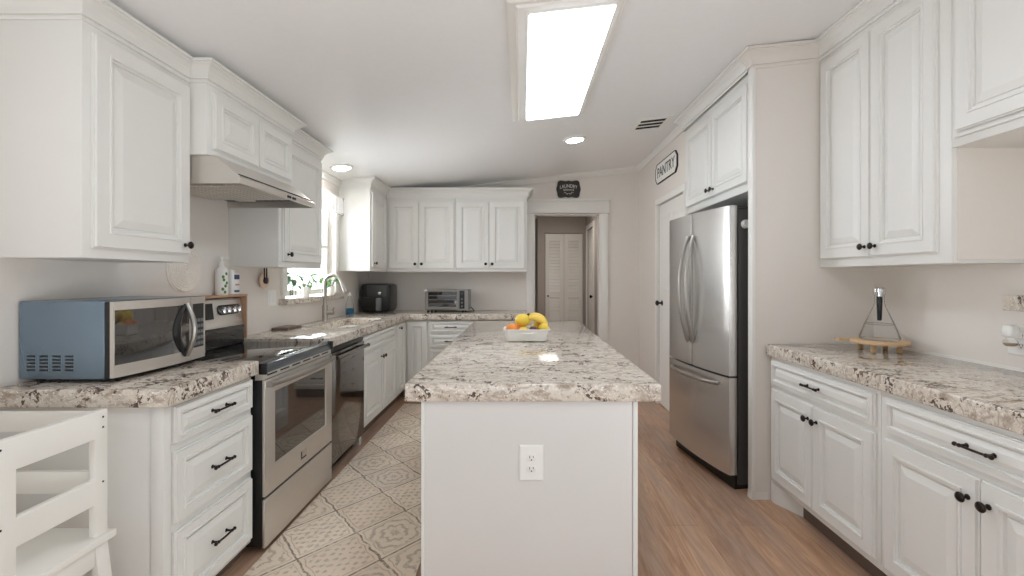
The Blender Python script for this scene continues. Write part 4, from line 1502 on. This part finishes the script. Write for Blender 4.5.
hx, hy = XL + 0.03, 3.20
t = thing('hanging_trivet', 'round pale trivet with black knob hanging under the wall cabinet by the window', 'trivet', (hx, hy, 1.20))
mb = MB().lathe((hx - 0.008, hy, 1.262), [(0.0, 0), (0.054, 0), (0.056, 0.004), (0.054, 0.010), (0.0, 0.010)], 32, 'x')
build('disc', mb, 'disc', t)
mb = MB().lathe((hx + 0.002, hy, 1.262), [(0.022, 0), (0.024, 0.012), (0.018, 0.016), (0.0, 0.016)], 20, 'x')
build('knob', mb, 'black', t)
mb = MB()
for s in (-1, 1):
    mb.tube([(hx + 0.006, hy + s * 0.014, 1.27), (hx + 0.006, hy + s * 0.014, 1.349)], 0.005, 8)
build('hook', mb, 'black', t)

# ------------------------------------------------------------------ window rods, valance, plants
for z, lab in ((2.055, 'upper white curtain rod across the top of the sink window'), (1.905, 'lower white curtain rod across the sink window')):
    t = thing('curtain_rod', lab, 'curtain rod', (XL + 0.05, 4.0, z))
    build('rod', MB().tube([(XL + 0.05, 3.47, z), (XL + 0.05, 4.53, z)], 0.008, 10), 'white', t)
    for y in (3.475, 4.535):
        build('finial', MB().ball((XL + 0.05, y, z), 0.014, 12), 'nickel', t)
    build('bracket', MB().box(XL + 0.0185, XL + 0.05, 4.50, 4.51, z - 0.006, z + 0.006).box(XL + 0.0185, XL + 0.05, 3.49, 3.50, z - 0.006, z + 0.006), 'nickel', t)
mb = MB()
rs = []
for i in range(81):
    y = 3.49 + i * (4.495 - 3.49) / 80
    o = 0.006 * math.sin(i * 1.05)
    rs.append([(XL + 0.062 + o, y, 1.913), (XL + 0.066 + o, y, 1.913), (XL + 0.066 + o * 0.6, y, 2.047), (XL + 0.062 + o * 0.6, y, 2.047)])
mb.rings(rs)
tag(build('valance', mb, 'fabric', angle=80), 'white gathered valance between the two rods over the sink window', 'curtain')


def leaf(mb, base, d, up, L, W):
    d, up = Vector(d).normalized(), Vector(up)
    s = d.cross(up).normalized()
    up = s.cross(d).normalized()
    base = Vector(base)
    V, F = [], []
    n = 7
    for i in range(n):
        u = i / (n - 1)
        w = W * math.sin(PI * min(1, 0.08 + u * 0.92)) ** 0.7 * (1.15 - 0.5 * u)
        dr = -0.35 * L * u * u
        p = base + d * (L * u) + up * dr
        V += [p - s * w + up * w * 0.25, p, p + s * w + up * w * 0.25]
    for i in range(n - 1):
        a = i * 3
        F += [(a, a + 1, a + 4, a + 3), (a + 1, a + 2, a + 5, a + 4)]
    b = len(V)
    V += [v - up * 0.0012 for v in V[:b]]
    F += [tuple(b + q for q in reversed(f)) for f in F]
    edge = [i * 3 for i in range(n)] + [i * 3 + 2 for i in reversed(range(n))]
    for i in range(len(edge)):
        j = (i + 1) % len(edge)
        F.append((edge[i], edge[j], b + edge[j], b + edge[i]))
    mb.add(V, F)


def jar_plant(x, y, r, h, label, leaves, seed, mat='leaf', potmat='glass'):
    rnd = random.Random(seed)
    z = WZ0 + 0.0205
    t = thing('potted_plant', label, 'plant', (x, y, z))
    if potmat == 'glass':
        prof = [(0.0, 0), (r * 0.86, 0), (r * 0.92, 0.006), (r, h * 0.5), (r * 0.95, h), (r * 0.89, h), (r * 0.93, h * 0.5), (r * 0.86, 0.010), (0.0, 0.008)]
    else:
        prof = [(0.0, 0), (r * 0.75, 0), (r * 0.8, 0.004), (r, h), (r * 0.92, h), (r * 0.9, h - 0.012), (0.0, h - 0.014)]
    build('pot', MB().lathe((x, y, z), prof, 24), potmat, t)
    ms, ml = MB(), MB()
    for i in range(leaves):
        a = rnd.uniform(0, 2 * PI)
        hh = h + rnd.uniform(0.0, 0.10)
        sp = rnd.uniform(0.02, 0.07)
        tip = (x + 0.02 + sp * math.cos(a) * 0.6, y + sp * math.sin(a), z + hh)
        ms.tube([(x + 0.3 * r * math.cos(a), y + 0.3 * r * math.sin(a), z + 0.02), (x + 0.4 * r * math.cos(a), y + 0.4 * r * math.sin(a), z + h * 0.9), tip], 0.0022, 6)
        leaf(ml, tip, (math.cos(a) * 0.6 + 0.35, math.sin(a), rnd.uniform(-0.9, 0.5)), (0.3, 0, 1), rnd.uniform(0.05, 0.08), rnd.uniform(0.018, 0.026))
    build('stems', ms, 'stem', t)
    build('foliage', ml, mat, t, angle=80)
    return t


jar_plant(XL + 0.006, 3.62, 0.034, 0.10, 'clear jar with trailing dark-green cutting at the left end of the sill', 6, 3, 'leafd')
jar_plant(XL + 0.006, 3.86, 0.036, 0.085, 'white pot with bright green plant in the middle of the sill', 10, 5, 'leaf', 'ceramic')
jar_plant(XL + 0.006, 4.20, 0.030, 0.11, 'slim clear jar with a few stems behind the faucet', 5, 9, 'leaf')
jar_plant(XL + 0.006, 4.36, 0.034, 0.085, 'white pot with broad green leaves at the right end of the sill', 9, 12, 'leafd', 'ceramic')

# ------------------------------------------------------------------ signs
t = thing('pantry_sign', 'white pantry sign with clipped corners above the pantry door', 'sign', (XP, 4.41, 2.235))
y0, y1, z0, z1, cc = 4.09, 4.74, 2.232, 2.432, 0.05


def clipped(i, q):
    a, b, c_, d_ = y0 + i, y1 - i, z0 + i, z1 - i
    k = cc - i * 0.4
    return [(XP - q, a + k, c_), (XP - q, b - k, c_), (XP - q, b, c_ + k), (XP - q, b, d_ - k), (XP - q, b - k, d_), (XP - q, a + k, d_), (XP - q, a, d_ - k), (XP - q, a, c_ + k)]


build('frame', MB().rings([clipped(0, 0.0), clipped(0, 0.016), clipped(0.006, 0.016), clipped(0.007, 0.010)]), 'blackm', t)
build('face', MB().rings([clipped(0.007, 0.0095), clipped(0.007, 0.0125)]), 'white', t)
V, F = text_faces('PANTRY', 0.150, 0.001)
w = max(v[0] for v in V) - min(v[0] for v in V)
mb = MB().add([(XP - 0.0138 - v[2], (y0 + y1) / 2 - v[0] * 0.52 / w, (z0 + z1) / 2 + v[1] * 0.95) for v in V], F)
build('lettering', mb, 'inkb', t, smooth=False)

t = thing('laundry_sign', 'black scalloped laundry plaque with white lettering above the doorway', 'sign', (0.552, YB, 2.23))
cx, czz = 0.552, 2.333
poly = []
for i in range(96):
    a = 2 * PI * i / 96
    c, s = math.cos(a), math.sin(a)
    p = 5.0
    r = (abs(c / 0.140) ** p + abs(s / 0.098) ** p) ** (-1 / p)
    r *= 1 + 0.045 * math.cos(8 * a) - 0.02 * math.cos(4 * a)
    poly.append((cx + r * c, czz + r * s))
rim = [(cx + (x - cx) * 0.94, czz + (z - czz) * 0.94) for x, z in poly]
mb = MB().rings([[(x, YB, z) for x, z in poly], [(x, YB - 0.012, z) for x, z in poly], [(x, YB - 0.014, z) for x, z in rim], [(x, YB - 0.010, z) for x, z in rim]])
build('plaque', mb, 'plaque', t)
mb = MB()
V, F = text_faces('LAUNDRY', 0.060, 0.0006)
w = max(v[0] for v in V) - min(v[0] for v in V)
mb.add([(cx + v[0] * 0.205 / w, YB - 0.0112 - v[2], czz + 0.036 + v[1] * 0.95 - 1.6 * (v[0] * 0.205 / w) ** 2) for v in V], F)
V, F = text_faces('SERVICE', 0.034, 0.0006)
w = max(v[0] for v in V) - min(v[0] for v in V)
mb.add([(cx + v[0] * 0.13 / w, YB - 0.0112 - v[2], czz - 0.010 + v[1] * 0.9) for v in V], F)
for s in (-1, 1):
    pts = [(cx + s * (0.006 + 0.05 * i / 10), YB - 0.0112, czz - 0.048 - 0.012 * math.sin(i * 0.63)) for i in range(11)]
    mb.tube(pts, [0.0035 - 0.0002 * i for i in range(11)], 6)
build('lettering', mb, 'inkw', t, smooth=False)


# ------------------------------------------------------------------ ceiling fittings
def ceil_mb():
    mb = MB()
    # local x runs up the slope, local z points out of the ceiling downwards
    return mb


SL = math.atan(0.113)


def ceil_frame(x, y):
    return Matrix.Translation((x, y, zc(x))) @ Matrix.Rotation(-SL, 4, 'Y')


t = thing('ceiling_light', 'large rectangular fluorescent ceiling light above the island', 'ceiling light', (0.2, 2.63, zc(0.2)))
T = ceil_frame(0.214, 2.632)
ix, iy = 0.187, 0.652
mb = MB()
mb.T = T
ox0, ox1, oy = 0.095, 0.050, 0.085
prof = [(1.0, 0.0), (1.0, -0.014), (0.86, -0.020), (0.62, -0.020), (0.52, -0.028), (0.22, -0.030), (0.10, -0.036), (0.0, -0.036), (0.0, 0.0)]
mb.rings([[(-ix - o * ox0, -iy - o * oy, z), (ix + o * ox1, -iy - o * oy, z), (ix + o * ox1, iy + o * oy, z), (-ix - o * ox0, iy + o * oy, z)] for o, z in prof], cap0=False, cap1=False)
build('frame', mb, 'trim', t, angle=25)
mb = MB()
mb.T = T
mb.rings([[(-ix + i, -iy + i, z), (ix - i, -iy + i, z), (ix - i, iy - i, z), (-ix + i, iy - i, z)] for i, z in ((0.001, -0.004), (0.001, -0.042), (0.008, -0.048))])
build('diffuser', mb, 'diffuser', t)
for (x, y, lab) in ((0.462, 4.03, 'round recessed ceiling light beyond the fluorescent fixture'), (-1.60, 4.08, 'round recessed ceiling light in front of the sink window')):
    t = thing('recessed_light', lab, 'ceiling light', (x, y, zc(x)))
    T = ceil_frame(x, y)
    mb = MB()
    mb.T = T
    mb.lathe((0, 0, 0), [(0.098, 0.0), (0.098, -0.006), (0.088, -0.012), (0.076, -0.013), (0.074, -0.004)], 32)
    build('trim_ring', mb, 'white', t)
    mb = MB()
    mb.T = T
    mb.lathe((0, 0, 0), [(0.0, -0.016), (0.050, -0.0155), (0.072, -0.012), (0.073, -0.004)], 32)
    build('lens', mb, 'puck', t)
t = thing('ceiling_vent', 'white ceiling air vent with dark slots near the pantry wall', 'vent', (1.07, 3.83, zc(1.07)))
T = ceil_frame(1.07, 3.83)
mb = MB()
mb.T = T
mb.cells([-0.14, -0.105, 0.105, 0.14], [-0.165, -0.125, 0.125, 0.165], lambda i, j: not (i == 1 and j == 1), -0.007, 0.0, 'z')
build('frame', mb, 'white', t, bevel=0.002)
mb = MB()
mb.T = T
mb.box(-0.105, 0.105, -0.125, 0.125, -0.001, 0.0)
build('duct_shade', mb, 'dark', t)  # flat near-black sheet paints in the shade of the vent opening
for i in range(4):
    mb = MB()
    mb.T = T
    y = -0.125 + i * 0.0833
    mb.prism([(y - 0.012, -0.004), (y + 0.012, -0.004), (y + 0.012, -0.0065), (y - 0.012, -0.0065)], 'x', -0.105, 0.105)
    build('louver', mb, 'white', t)
